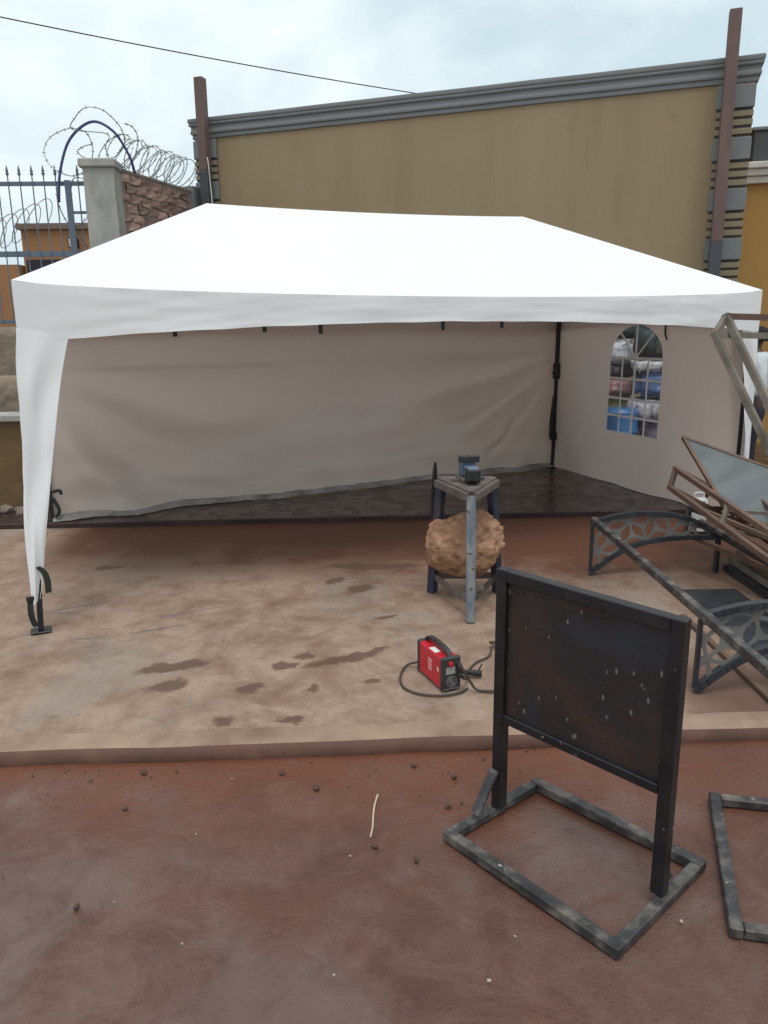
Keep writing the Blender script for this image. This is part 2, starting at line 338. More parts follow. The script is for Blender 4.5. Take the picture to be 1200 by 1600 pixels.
    wetall = nmath(nd, lk, 'MAXIMUM', wet, nmath(nd, lk, 'MULTIPLY', acc, 0.7))
    ro = nrange(nd, lk, wetall, 0, 1, 0.85, 0.55, False)
    lk.new(ro, b.inputs['Roughness']); b.inputs['Specular IOR Level'].default_value = 0.35
    # shallow cracks + grain
    vo = nd.new('ShaderNodeTexVoronoi'); vo.feature = 'DISTANCE_TO_EDGE'; vo.inputs['Scale'].default_value = 0.55; lk.new(dv.outputs[0], vo.inputs['Vector'])
    ck = nmath(nd, lk, 'MULTIPLY', nrange(nd, lk, vo.outputs['Distance'], 0.0, 0.006, 0.0, 1.0, False), 0.35)
    h = nmath(nd, lk, 'ADD', nmath(nd, lk, 'ADD', nmath(nd, lk, 'MULTIPLY', nB, 1.0), nmath(nd, lk, 'MULTIPLY', nC, 0.35)), ck)
    bp = nd.new('ShaderNodeBump'); bp.inputs['Strength'].default_value = 0.5; bp.inputs['Distance'].default_value = 0.012; lk.new(h, bp.inputs['Height']); lk.new(bp.outputs[0], b.inputs['Normal'])
    return mt

def road_material():
    mt, t, nd, lk, b = mat_base('wet_red_road')
    tc = nd.new('ShaderNodeTexCoord'); P = tc.outputs['Object']
    u = ndot(nd, lk, P, tuple(E1)); v = ndot(nd, lk, P, tuple(E2))
    nA = nnoise(nd, lk, P, 0.9, 6, 0.55, 0.5); nB = nnoise(nd, lk, P, 4.5, 8, 0.68, 0.6); nC = nnoise(nd, lk, P, 48, 6, 0.75); nD = nnoise(nd, lk, P, 2.0, 6, 0.6, 1.0)
    r = ramp(nd, [(0.25, (0.075, 0.032, 0.022)), (0.45, (0.110, 0.050, 0.035)), (0.6, (0.136, 0.067, 0.048)), (0.8, (0.17, 0.092, 0.068))]); lk.new(nB, r.inputs[0]); col = r.outputs[0]
    # fresh red silt, a band washed along the kerb and patches further out
    band = nrange(nd, lk, nmath(nd, lk, 'ADD', v, nmath(nd, lk, 'MULTIPLY', nmath(nd, lk, 'SUBTRACT', nA, 0.5), 1.3)), -2.2, -1.5)
    col = nmix(nd, lk, nmath(nd, lk, 'MULTIPLY', band, 0.85), col, (0.165, 0.055, 0.026))
    red = nrange(nd, lk, nA, 0.5, 0.68)
    col = nmix(nd, lk, nmath(nd, lk, 'MULTIPLY', red, 0.5), col, (0.135, 0.047, 0.025))
    col = nmix(nd, lk, nrange(nd, lk, nD, 0.54, 0.70, 0, 0.5), col, (0.135, 0.085, 0.070))
    col = nmix(nd, lk, nrange(nd, lk, nC, 0.52, 0.72, 0, 0.6), col, (0.05, 0.026, 0.02))
    lk.new(col, b.inputs['Base Color'])
    film = nrange(nd, lk, nmath(nd, lk, 'ADD', nmath(nd, lk, 'MULTIPLY', nnoise(nd, lk, P, 1.3, 5, 0.55, 0.8), 0.7), nmath(nd, lk, 'MULTIPLY', nB, 0.3)), 0.42, 0.60)
    lk.new(nmix(nd, lk, nmath(nd, lk, 'MULTIPLY', film, 0.25), col, (0.06, 0.026, 0.017)), b.inputs['Base Color'])
    lk.new(nrange(nd, lk, film, 0, 1, 0.42, 0.10, False), b.inputs['Roughness'])
    lk.new(nrange(nd, lk, film, 0, 1, 0.42, 0.95, False), b.inputs['Specular IOR Level'])
    # faint joints of the old paving under the silt
    br = nd.new('ShaderNodeTexBrick'); mp = nd.new('ShaderNodeMapping'); mp.inputs['Rotation'].default_value = (0, 0, 0.75); lk.new(P, mp.inputs[0]); lk.new(mp.outputs[0], br.inputs['Vector'])
    br.inputs['Scale'].default_value = 3.2; br.inputs['Mortar Size'].default_value = 0.02; br.inputs['Mortar Smooth'].default_value = 1.0
    jt = nmath(nd, lk, 'MULTIPLY', nmath(nd, lk, 'MULTIPLY', br.outputs['Fac'], -0.16), nrange(nd, lk, nA, 0.52, 0.62))
    h = nmath(nd, lk, 'ADD', nmath(nd, lk, 'ADD', nmath(nd, lk, 'MULTIPLY', nB, 1.1), nmath(nd, lk, 'MULTIPLY', nC, 0.7)), jt)
    bp = nd.new('ShaderNodeBump'); lk.new(nrange(nd, lk, film, 0, 1, 0.75, 0.32, False), bp.inputs['Strength']); bp.inputs['Distance'].default_value = 0.014; lk.new(h, bp.inputs['Height']); lk.new(bp.outputs[0], b.inputs['Normal'])
    return mt

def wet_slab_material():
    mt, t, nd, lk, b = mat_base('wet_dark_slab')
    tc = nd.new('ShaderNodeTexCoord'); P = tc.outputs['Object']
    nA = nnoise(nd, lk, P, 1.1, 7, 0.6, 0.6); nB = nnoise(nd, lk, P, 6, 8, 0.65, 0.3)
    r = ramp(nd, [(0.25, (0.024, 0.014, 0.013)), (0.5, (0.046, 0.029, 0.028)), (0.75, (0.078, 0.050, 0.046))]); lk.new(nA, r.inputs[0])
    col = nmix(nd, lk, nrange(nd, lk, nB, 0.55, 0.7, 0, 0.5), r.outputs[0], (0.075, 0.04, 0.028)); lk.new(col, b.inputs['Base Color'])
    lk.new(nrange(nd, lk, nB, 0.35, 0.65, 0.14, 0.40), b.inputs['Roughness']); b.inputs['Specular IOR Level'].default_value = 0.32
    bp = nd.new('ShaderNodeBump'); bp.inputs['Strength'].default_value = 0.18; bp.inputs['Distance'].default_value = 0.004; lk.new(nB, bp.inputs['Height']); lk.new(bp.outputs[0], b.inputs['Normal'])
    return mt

def speckled_panel():
    """dark sheet with flicks of paint and painted brown and blue reflections"""
    mt, t, nd, lk, b = mat_base('spattered_panel')
    tc = nd.new('ShaderNodeTexCoord'); P = tc.outputs['Object']
    nA = nnoise(nd, lk, P, 2.6, 6, 0.6, 0.6); nB = nnoise(nd, lk, P, 12, 6, 0.6)
    r = ramp(nd, [(0.32, (0.046, 0.026, 0.021)), (0.5, (0.024, 0.019, 0.019)), (0.66, (0.024, 0.032, 0.050))]); lk.new(nA, r.inputs[0])  # brown and blue mottling imitates reflections in the gloss
    mp = nd.new('ShaderNodeMapping'); mp.inputs['Scale'].default_value = (1.5, 1.5, 0.6); mp.inputs['Rotation'].default_value = (0.45, 0.35, 0); lk.new(P, mp.inputs[0])
    vo = nd.new('ShaderNodeTexVoronoi'); vo.inputs['Scale'].default_value = 34; vo.inputs['Randomness'].default_value = 1; lk.new(mp.outputs[0], vo.inputs['Vector'])
    sep = nd.new('ShaderNodeSeparateColor'); lk.new(vo.outputs['Color'], sep.inputs[0])
    size = nmath(nd, lk, 'MULTIPLY', nrange(nd, lk, sep.outputs[0], 0.55, 1.0, 0.0, 0.30, False), nrange(nd, lk, nA, 0.34, 0.58, 0.3, 1.1))
    sp = nmath(nd, lk, 'LESS_THAN', nmath(nd, lk, 'ADD', vo.outputs['Distance'], nmath(nd, lk, 'MULTIPLY', nmath(nd, lk, 'SUBTRACT', nB, 0.5), 0.45)), size)
    dust = nrange(nd, lk, nnoise(nd, lk, mp.outputs[0], 5, 9, 0.7, 0.8), 0.5, 0.75, 0, 0.3)
    col = nmix(nd, lk, dust, r.outputs[0], (0.06, 0.045, 0.04))
    col = nmix(nd, lk, nmath(nd, lk, 'MULTIPLY', sp, 0.6), col, (0.22, 0.205, 0.19)); lk.new(col, b.inputs['Base Color'])
    lk.new(nrange(nd, lk, nB, 0.3, 0.7, 0.2, 0.42), b.inputs['Roughness']); b.inputs['Specular IOR Level'].default_value = 0.45
    bp = nd.new('ShaderNodeBump'); bp.inputs['Strength'].default_value = 0.2; bp.inputs['Distance'].default_value = 0.01; lk.new(nA, bp.inputs['Height']); lk.new(bp.outputs[0], b.inputs['Normal'])
    return mt

# ------------------------------------------------------------------ ground, road, slabs, kerb
bm = B(); vs = [bm.verts.new(p) for p in ((-400, -400, -0.25), (400, -400, -0.25), (400, 400, -0.25), (-400, 400, -0.25))]; bm.faces.new(vs)
tag(obj('ground', bm, M('far_earth', [(0.3, (0.14, 0.08, 0.055)), (0.7, (0.22, 0.14, 0.10))], scale=0.3, rough=0.95)), kind='structure')

def road_fn(a, b_):
    u = -9 + 22 * a; v = -9.0 + 7.53 * b_
    z = -0.06 + 0.010 * nz(u * 0.7, v * 0.7) + 0.006 * nz(u * 2.3, v * 2.3, 3)
    return S(u, v, z)
bm = B(); grid(bm, 170, 70, road_fn)
tag(obj('road', bm, road_material(), smooth=True), kind='structure')

slab_m = slab_material()
def slab_fn(a, b_):
    u = -9 + 22 * a; v = -1.335 + 3.99 * b_
    return S(u, v, 0.004 * nz(u * 0.8, v * 0.8, 9) - 0.002)
bm = B(); grid(bm, 120, 34, slab_fn)
tag(obj('concrete_slab', bm, slab_m, smooth=True), kind='structure')

kerb_m = M('kerb_concrete', [(0.30, (0.17, 0.10, 0.066)), (0.5, (0.27, 0.18, 0.128)), (0.7, (0.345, 0.245, 0.18))], scale=2.6, rough=0.85, bump=0.5, bscale=16, dist=0.015)
bm = B(); prof = [(-1.47, -0.12), (-1.497, -0.06), (-1.490, -0.022), (-1.468, -0.002), (-1.42, 0.005), (-1.36, 0.006), (-1.335, 0.004), (-1.32, -0.03)]
rows = []
for i in range(181):
    u = -9 + 22 * i / 180
    rows.append([bm.verts.new(S(u, v + 0.012 * nz(u * 1.7, v, 4) + 0.02 * nz(u * 0.4, 0, 8), z + (0.006 * nz(u * 2.5, v * 9, 1) if z > -0.05 else 0))) for v, z in prof])
for i in range(180):
    for j in range(len(prof) - 1): bm.faces.new((rows[i][j], rows[i + 1][j], rows[i + 1][j + 1], rows[i][j + 1]))
bm.faces.ensure_lookup_table()
for i, f in enumerate(bm.faces):
    if i % (len(prof) - 1) in (0, 1, 2): f.material_index = 1
mud_m = M('kerb_mud', [(0.25, (0.06, 0.026, 0.018)), (0.55, (0.105, 0.05, 0.034)), (0.8, (0.16, 0.085, 0.058))], scale=3.5, rough=0.8, bump=0.5, bscale=16, dist=0.015)
tag(obj('kerb', bm, [kerb_m, mud_m], smooth=True, edge=50), kind='structure')

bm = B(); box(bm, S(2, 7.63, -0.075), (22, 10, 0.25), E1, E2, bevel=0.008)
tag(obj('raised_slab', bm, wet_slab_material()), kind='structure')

# ------------------------------------------------------------------ ochre building behind the tent
BL = V((2.80, 8.78, 0)); BR = V((9.10, 3.10, 0)); BD = (BR - BL).normalized(); BN = V((BD.y, -BD.x, 0)) * 1.0
if BN.dot(V((0.21, -5, 0)) - BL) < 0: BN = -BN
BLEN = (BR - BL).length
def W(s, n=0.0, z=0.0): return BL + BD * s + BN * n + V((0, 0, z))
t = thing('building', 'ochre plastered building with ribbed grey cornice behind the white tent', 'building', W(BLEN / 2, 0, 0.05))
UPZ = V((0, 0, 1))
bm = B(); box(bm, W(BLEN / 2, -0.15, 2.52), (BLEN - 0.02, 0.3, 4.94), BD, BN); obj('wall', bm, ochre, t)
bm = B(); box(bm, W(0.16, -3.3, 2.5), (0.3, 5.99, 4.9), BD, BN); obj('wall', bm, ochre, t)
bm = B(); box(bm, W(BLEN - 0.16, -3.3, 2.5), (0.3, 5.99, 4.9), BD, BN); obj('wall', bm, ochre_bright, t)
bm = B(); box(bm, W(BLEN / 2, -3.3, 4.7), (BLEN - 0.64, 5.98, 0.15), BD, BN); obj('roof', bm, trim_grey, t)
# cornice: stepped and rounded mouldings, swept along the front and round both ends
prof = [(0.00, 4.955), (0.05, 4.96), (0.065, 4.985), (0.05, 5.01), (0.05, 5.02), (0.095, 5.03), (0.11, 5.055), (0.095, 5.08), (0.085, 5.09), (0.085, 5.145), (0.13, 5.15), (0.145, 5.17), (0.13, 5.195), (0.15, 5.2), (0.165, 5.22), (0.15, 5.262), (0.02, 5.275), (-0.3, 5.275), (-0.3, 4.955)]
bm = B(); loops = []
for s in [(-1, 0)] + [(None, i / 40) for i in range(41)] + [(1, 0)]:
    ring = []
    for n, z in prof:
        n = n * 0.5 if n > 0 else n
        if s[0] is None:
            ss = -max(n, 0) + (BLEN + 2 * max(n, 0)) * s[1]
            p = W(ss, n, z + 0.006 * nz(ss * 0.8, z))
        elif s[0] == -1: p = W(-max(n, 0), -0.9, z)
        else: p = W(BLEN + max(n, 0), -0.9, z)
        ring.append(bm.verts.new(p))
    loops.append(ring)
for a, b_ in zip(loops, loops[1:]):
    for j in range(len(prof)):
        bm.faces.new((a[j], b_[j], b_[(j + 1) % len(prof)], a[(j + 1) % len(prof)]))
bm.faces.new(loops[0]); bm.faces.new(list(reversed(loops[-1])))
obj('cornice', bm, trim_grey, t, smooth=True, edge=35)
# banded pilasters: grey blocks alternating with tan strips over dark grooves
for s0, s1 in ((0.0, 0.42), (BLEN - 0.47, BLEN)):
    sc, sw = (s0 + s1) / 2, s1 - s0
    bm = B(); box(bm, W(sc, 0.02, 2.5), (sw - 0.03, 0.04, 4.9), BD, BN); obj('pilaster_core', bm, M('groove', (0.11, 0.10, 0.09), rough=0.9) if s0 == 0 else bpy.data.materials['groove'], t)
    z = 4.93
    while z > 0.3:
        bm = B(); box(bm, W(sc, 0.052, z - 0.15), (sw, 0.062, 0.28), BD, BN, bevel=0.008); obj('pilaster_block', bm, trim_grey, t)
        z -= 0.315
        for k in range(3):
            bm = B(); box(bm, W(sc, 0.046, z - 0.045), (sw - 0.012, 0.05, 0.072), BD, BN, bevel=0.006); obj('pilaster_strip', bm, trim_tan, t)
            z -= 0.108
# bright neighbouring house at the right end
YB = W(BLEN + 0.06, -1.0); YD = V((0.80, -0.60, 0)); YN = V((-0.60, -0.80, 0))
t = thing('house', 'bright ochre house wall with white moulded coping beside the tall building', 'house', YB + YD * 3 + V((0, 0, 0.05)))
bm = B(); box(bm, YB + YD * 3.0 - YN * 0.2 + V((0, 0, 1.95)), (6.0, 0.4, 3.8), YD, YN); obj('wall', bm, ochre_bright, t)
bm = B()
for z, d, h in ((3.90, 0.06, 0.10), (4.00, 0.10, 0.1), (4.09, 0.14, 0.09)): box(bm, YB + YD * 3.0 - YN * (0.2 - d / 2) + V((0, 0, z)), (6.0, 0.4 + d, h), YD, YN, bevel=0.012)
obj('coping', bm, white_paint, t)
t = thing('water_tank', 'dark rectangular tank standing on the white coping of the bright house', 'tank', YB + YD * 0.28 - YN * 0.2 + V((0, 0, 4.135)))
c = wloc(t)
bm = B(); box(bm, c + V((0, 0, 0.22)), (0.42, 0.36, 0.44), YD, YN, bevel=0.02); obj('tank_body', bm, tank_mat, t)
bm = B(); box(bm, c + V((0, 0, 0.465)), (0.46, 0.4, 0.05), YD, YN, bevel=0.01); obj('lid', bm, trim_grey, t)

# steel columns in front of the building
def column(s, top, label, paint_z):
    t = thing('steel_column', label, 'column', W(s, 0.24, 0.05), 'steel columns standing in front of the building')
    bm = B(); box(bm, W(s, 0.24, (paint_z + top) / 2), (0.15, 0.15, top - paint_z), BD, BN, bevel=0.008); obj('upper_shaft', bm, pole_mat, t)
    bm = B(); box(bm, W(s, 0.24, (paint_z + 0.07) / 2), (0.154, 0.154, paint_z - 0.072), BD, BN, bevel=0.008); obj('lower_shaft', bm, pole_dark, t)
    bm = B(); box(bm, W(s, 0.24, 0.0605), (0.28, 0.28, 0.02), BD, BN); obj('base_plate', bm, pole_dark, t)
    return t
column(0.30, 5.80, 'short rusty brown steel column near the brick wall end of the building', 4.42)
column(BLEN - 0.34, 5.75, 'tall rusty brown steel column near the bright ochre house', 2.95)
bm = B(); tube(bm, spline([W(0.40, 0.325, 4.6), W(0.42, 0.34, 4.5), W(0.43, 0.33, 4.2), W(0.45, 0.34, 3.9), W(0.44, 0.33, 3.5)], 4), 0.008, 5)
tag(obj('cable', bm, white_paint), 'thin pale cable hanging down the short rusty column', 'cable')

# ------------------------------------------------------------------ brick boundary wall with concrete end column
CW0 = V((1.14, 6.95, 0)); CW1 = V((2.62, 8.62, 0)); WD = (CW1 - CW0).normalized(); WN = V((WD.y, -WD.x, 0))
WL = (CW1 - CW0).length
t = thing('brick_wall', 'rough clay brick wall with grey concrete end column behind the tent roof', 'wall', CW0 + V((0, 0, 0.05)))
FD = -E1
bm = B()
grid_c = CW0 + E1 * 0.0
box(bm, grid_c + V((0, 0, 2.05)), (0.42, 0.36, 4.0), E1, E2)
bmesh.ops.subdivide_edges(bm, edges=bm.edges[:], cuts=14, use_grid_fill=True)
for v_ in bm.verts:
    k = 0.012; v_.co += V((nz(v_.co.x * 3, v_.co.z * 2, 1), nz(v_.co.y * 3, v_.co.z * 2, 5), 0)) * k
obj('end_column', bm, concrete_grey, t, smooth=True, edge=40)
bm = B(); box(bm, grid_c + V((-0.01, 0, 4.11)), (0.50, 0.44, 0.12), E1, E2, bevel=0.02); obj('column_cap', bm, concrete_grey, t)
mid = CW0 + WD * (WL / 2 + 0.1)
bm = B(); box(bm, mid + V((0, 0, 2.07)), (WL - 0.2, 0.17, 4.03), WD, WN); obj('mortar_core', bm, mortar, t)
bm = B(); bar(bm, CW0 + WD * 0.22 + V((0, 0, 4.105)), CW0 + WD * WL + V((0, 0, 4.105)), 0.2, 0.05, bevel=0.012); obj('coping', bm, mortar, t)
# bricks, in shared variants
bvars = []
for k in range(6):
    b0 = B(); box(b0, (0, 0, 0), (0.225, 0.03, 0.104)); bmesh.ops.subdivide_edges(b0, edges=b0.edges[:], cuts=1, use_grid_fill=True)
    for v_ in b0.verts: v_.co += V((random.uniform(-.020, .020), random.uniform(-.010, .016), random.uniform(-.014, .014)))
    bmesh.ops.recalc_face_normals(b0, faces=b0.faces)
    me = bpy.data.meshes.new('brick'); b0.to_mesh(me); b0.free(); me.materials.append(brick_mat); bvars.append(me)
rz = math.atan2(WD.y, WD.x)
side = WN if WN.dot(V((0.21, -5, 0)) - CW0) > 0 else -WN
zc, row = 4.0, 0
while zc > 2.3:
    s = 0.36 + (0.14 if row % 2 else 0)
    while s < WL - 0.12:
        o = bpy.data.objects.new('brick', random.choice(bvars)); COL.objects.link(o); o.parent = t
        o.location = CW0 + WD * s + side * 0.092 + V((0, 0, zc + random.uniform(-.01, .01))) - wloc(t)
        o.rotation_euler = (random.uniform(-.08, .08), random.uniform(-.07, .07), rz + random.uniform(-.08, .08)); s += 0.25 + random.uniform(-.02, .035)
    zc -= 0.130; row += 1
bm = B(); box(bm, CW1 - WD * 0.0 + side * 0.02 + V((0, 0, 2.12)), (0.22, 0.24, 4.14), WD, WN, bevel=0.01); obj('end_pier', bm, trim_grey, t)

# razor wire along its top
def barbed(name, pts, label, r=0.007, every=3, group=None):
    base = V(pts[0]); bm = B(); tube(bm, pts, r, 4)
    o = obj(name, bm, wire_mat, None, base); tag(o, label, 'razor wire', group)
    bb = B()
    for i in range(1, len(pts) - 1, every):
        d = (V(pts[i + 1]) - V(pts[i - 1])).normalized(); a = d.cross(V((random.uniform(-1, 1), random.uniform(-1, 1), random.uniform(-1, 1)))).normalized()
        p = V(pts[i]); tube(bb, [p - a * 0.028, p + a * 0.028], 0.004, 3); tube(bb, [p - d.cross(a) * 0.02, p + d.cross(a) * 0.02], 0.004, 3)
    k = obj('barbs', bb, wire_mat, o, base); k['kind'] = 'stuff'
    return o
pts = []; turns = 15
for i in range(turns * 28 + 1):
    a = 2 * math.pi * i / 28; s = 0.25 + (WL - 0.35) * (i / (turns * 28)) ** 1.0 + 0.05 * math.sin(a * 1.37); r = 0.25 + 0.02 * math.sin(a * 0.31)
    pts.append(CW0 + WD * s + WN * r * math.cos(a + 0.4) + V((0, 0, 4.36 + r * math.sin(a + 0.4) * 0.98)) + WD * 0.16 * math.sin(a))
barbed('razor_wire', pts, 'long stretched coil of razor wire along the top of the brick wall')
def ring(c, r, n1_, n2_, a0, a1, n=44): return [V(c) + (V(n1_) * math.cos(a0 + (a1 - a0) * i / n) + V(n2_) * math.sin(a0 + (a1 - a0) * i / n)) * r * (1 + 0.06 * math.sin(3 * i / n * 6)) for i in range(n + 1)]
cc = CW0 + V((0, 0, 4.17))
pts = ring(cc + E1 * -0.42 + V((0, 0, 0.12)), 0.33, E1, V((0.1, 0.2, 0.97)), 0.3, 6.6) + ring(cc + E1 * -0.02 + V((0, 0, 0.33)), 0.34, (E1 + E2 * 0.3).normalized(), V((0, 0, 1)), 3.4, 9.4) + ring(cc + E1 * 0.28 + E2 * 0.1 + V((0, 0, 0.22)), 0.30, (E1 * 0.5 + E2).normalized(), V((0.25, 0, 1)), 2.6, 8.2)
pts = spline(pts[::4], 5)
barbed('razor_wire', pts, 'tangled loose razor wire rings over the grey concrete column')
pts = spline([cc + E1 * -0.55 + V((0, 0, -0.1)), cc + E1 * -0.62 + V((0, 0, -0.5)) + E2 * -0.1, cc + E1 * -0.50 + V((0, 0, -0.85)), cc + E1 * -0.22 + V((0, 0, -0.72)) + E2 * -0.1, cc + E1 * -0.2 + V((0, 0, -0.3)), cc + E1 * -0.42 + V((0, 0, -0.25)), cc + E1 * -0.46 + V((0, 0, -0.8)), cc + E1 * -0.3 + V((0, 0, -1.15)), cc + E1 * -0.18 + V((0, 0, -1.5))], 8)
barbed('razor_wire', pts, 'loose strand of razor wire drooping down the blue steel fence')
bm = B(); tube(bm, spline([cc + E1 * -0.60 + V((0, 0, -0.55)) - E2 * 0.1, cc + E1 * -0.54 + V((0, 0, -0.15)) - E2 * 0.1, cc + E1 * -0.38 + V((0, 0, 0.27)) - E2 * 0.05, cc + E1 * -0.08 + V((0, 0, 0.5)), cc + E1 * 0.20 + V((0, 0, 0.38)), cc + E1 * 0.36 + E2 * 0.1 + V((0, 0, 0.1)), cc + E1 * 0.40 + E2 * 0.2 + V((0, 0, -0.12))], 8), 0.018, 8)
tag(obj('hose', bm, hose_blue, None, None, True), 'dark blue hose arching over the concrete column and fence', 'hose')

# ------------------------------------------------------------------ steel fence on a rough wall, left
F0 = CW0 - E1 * 0.22; FU = -E1
t = thing('steel_fence', 'blue grey steel fence of spear tipped bars beside the concrete column', 'fence', F0 + FU * 1.2 + V((0, 0, 1.95)))
def Fp(s, z, n=0.0): return F0 + FU * s + E2 * n + V((0, 0, z))
for z, h in ((3.88, 0.055), (2.95, 0.075), (2.02, 0.055)):
    bm = B(); bar(bm, Fp(-0.01, z), Fp(2.7, z), 0.035, h); obj('rail', bm, fence_blue, t)
bm = B(); bar(bm, Fp(0, 3.50), Fp(0.26, 3.50), 0.03, 0.035); obj('rail', bm, fence_blue, t)
for s in (0.27, 2.45):
    bm = B(); bar(bm, Fp(s, 1.94), Fp(s, 3.92), 0.085, bevel=0.004); obj('post', bm, fence_blue, t)
pk = None; tp = None
for i in range(17):
    s = 0.115 + 0.158 * i
    if abs(s - 0.27) < 0.05 or abs(s - 2.45) < 0.05: continue
    if pk is None:
        bm = B(); bar(bm, Fp(s, 2.0, -0.026), Fp(s, 3.98, -0.026), 0.017); o = obj('picket', bm, fence_blue, t, Fp(s, 2.0)); pk = o.data
        bm = B(); lathe(bm, Fp(s, 3.98, -0.026), [(0.012, 0), (0.024, 0.03), (0.014, 0.045), (0.02, 0.06), (0.002, 0.14)], 6); tp = obj('spear_tip', bm, fence_blue, o, Fp(s, 2.0)).data
    else:
        o = bpy.data.objects.new('picket', pk); COL.objects.link(o); o.parent = t; o.location = Fp(s, 2.0) - wloc(t); o.rotation_euler.y = random.uniform(-.006, .006)
        q = bpy.data.objects.new('spear_tip', tp); COL.objects.link(q); q.parent = o
bm = B(); box(bm, Fp(1.5, 1.0, 0.0), (3.2, 0.3, 1.9), E1, E2); bmesh.ops.subdivide_edges(bm, edges=bm.edges[:], cuts=12, use_grid_fill=True)
for v_ in bm.verts: v_.co += E2 * 0.05 * nz(v_.co.x * 3, v_.co.z * 3)
tag(obj('rough_wall', bm, stone_mat, None, Fp(1.5, 0.05), True), 'rough stone coloured wall carrying the blue steel fence', 'wall')
# low ochre plinth wall with concrete coping, left of the tent
LW = S(-1.63, 3.30)   # reference point
t = thing('low_wall', 'low dirty ochre wall with pale concrete coping beside the tent leg', 'wall', S(-2.95, 3.45, 0.05))
bm = B(); box(bm, S(-2.95, 3.45, 0.51), (4.2, 0.24, 0.92), E1, E2); bmesh.ops.subdivide_edges(bm, edges=bm.edges[:], cuts=10, use_grid_fill=True)
for v_ in bm.verts: v_.co += E2 * 0.012 * nz(v_.co.x * 3, v_.co.z * 3)
obj('wall', bm, dirty_ochre, t)
bm = B(); box(bm, S(-2.95, 3.45, 1.0), (4.3, 0.34, 0.075), E1, E2, bevel=0.012); obj('coping', bm, concrete_grey, t)
bm = B(); box(bm, S(-1.8, 4.4, 0.72), (4.2, 0.3, 1.3), E1, E2); bmesh.ops.subdivide_edges(bm, edges=bm.edges[:], cuts=8, use_grid_fill=True)
for v_ in bm.verts: v_.co += E2 * 0.03 * nz(v_.co.x * 3, v_.co.z * 3, 2)
tag(obj('terrace_wall', bm, stone_mat, None, S(-1.8, 4.4, 0.05), True), 'weathered terrace wall behind the low ochre wall', 'wall')

# distant orange building seen through the fence
OB = V((0.72, 20.2, 0)); OD = V((0.923, -0.385, 0)); ON = V((-0.385, -0.923, 0))
t = thing('building', 'distant orange building with flat parapet seen through the steel fence', 'building', OB)
bm = B(); box(bm, OB + OD * 3.1 - ON * 3 + V((0, 0, 2.3)), (8.2, 6, 5.1), OD, ON); obj('wall', bm, far_orange, t)
bm = B(); box(bm, OB + OD * 3.1 - ON * 3 + V((0, 0, 4.92)), (8.4, 6.2, 0.16), OD, ON); obj('parapet', bm, far_trim, t)
bm = B(); box(bm, OB + OD * 0.2 + ON * 0.01 + V((0, 0, 3.45)), (2.2, 0.12, 1.1), OD, ON); obj('opening', bm, far_dark, t)
bm = B(); box(bm, OB - OD * 2.55 - ON * 2.2 + V((0, 0, 1.8)), (3.0, 5, 4.1), OD, ON); obj('annex_wall', bm, far_orange, t)
bm = B(); bar(bm, OB - OD * 0.45 + ON * 0.1 + V((0, 0, 3.1)), OB + OD * 0.3 + ON * 0.1 + V((0, 0, 3.85)), 0.07); obj('brace', bm, far_trim, t)
t = thing('floodlight', 'small square floodlight fixed to the distant orange building', 'floodlight', OB + OD * 0.55 + ON * 0.14 + V((0, 0, 4.35)))
c = wloc(t)
bm = B(); box(bm, c + V((0, 0, 0.1)), (0.30, 0.12, 0.30), OD, (ON + V((0, 0, -0.3))).normalized(), bevel=0.02); obj('housing', bm, far_dark, t)
bm = B(); box(bm, c + ON * 0.065 + V((0, 0, 0.09)), (0.22, 0.02, 0.22), OD, (ON + V((0, 0, -0.3))).normalized()); obj('lens', bm, print_white, t)
bm = B(); bar(bm, c, c - ON * 0.13, 0.05); obj('bracket', bm, far_dark, t)
pts = []
for i in range(150):
    a = 2 * math.pi * i / 22; pts.append(OB - OD * (2.6 - i / 150 * 2.4) + ON * (0.5 * math.cos(a)) + V((0, 0, 5.25 + 0.5 * math.sin(a) - 0.9 * (1 - i / 150))) + OD * 0.3 * math.sin(a))
barbed('razor_wire', pts, 'far coil of razor wire in front of the distant orange building', 0.012)

# overhead wire and its pole
wa, wb = V((-9.5, 9.4, 7.60)), V((8.9, 10.95, 6.72))
t = thing('utility_pole', 'wooden utility pole carrying the thin overhead wire', 'pole', (wa.x, wa.y, -0.25))
bm = B(); tube(bm, [V((wa.x, wa.y, -0.25)), V((wa.x, wa.y, 3)), V((wa.x, wa.y, 8.0))], [0.13, 0.115, 0.09], 12); obj('shaft', bm, stone_mat, t)
bm = B(); bar(bm, wa + V((-0.5, -0.3, 0.03)), wa + V((0.5, 0.3, 0.03)), 0.08); obj('crossarm', bm, stone_mat, t)
pts = [wa.lerp(wb, i / 60) + V((0, 0, -0.25 * 4 * (i / 60) * (1 - i / 60))) for i in range(61)]
bm = B(); tube(bm, pts, 0.011, 5); tag(obj('overhead_wire', bm, black_rubber), 'thin dark overhead wire sagging across the cloudy sky', 'wire')
t = thing('wire_bracket', 'steel bracket on the building roof holding the overhead wire', 'bracket', (wb.x, wb.y, 4.78))
bm = B(); bar(bm, (wb.x, wb.y, 4.0), (wb.x, wb.y, 6.8), 0.06); obj('upright', bm, pole_dark, t)

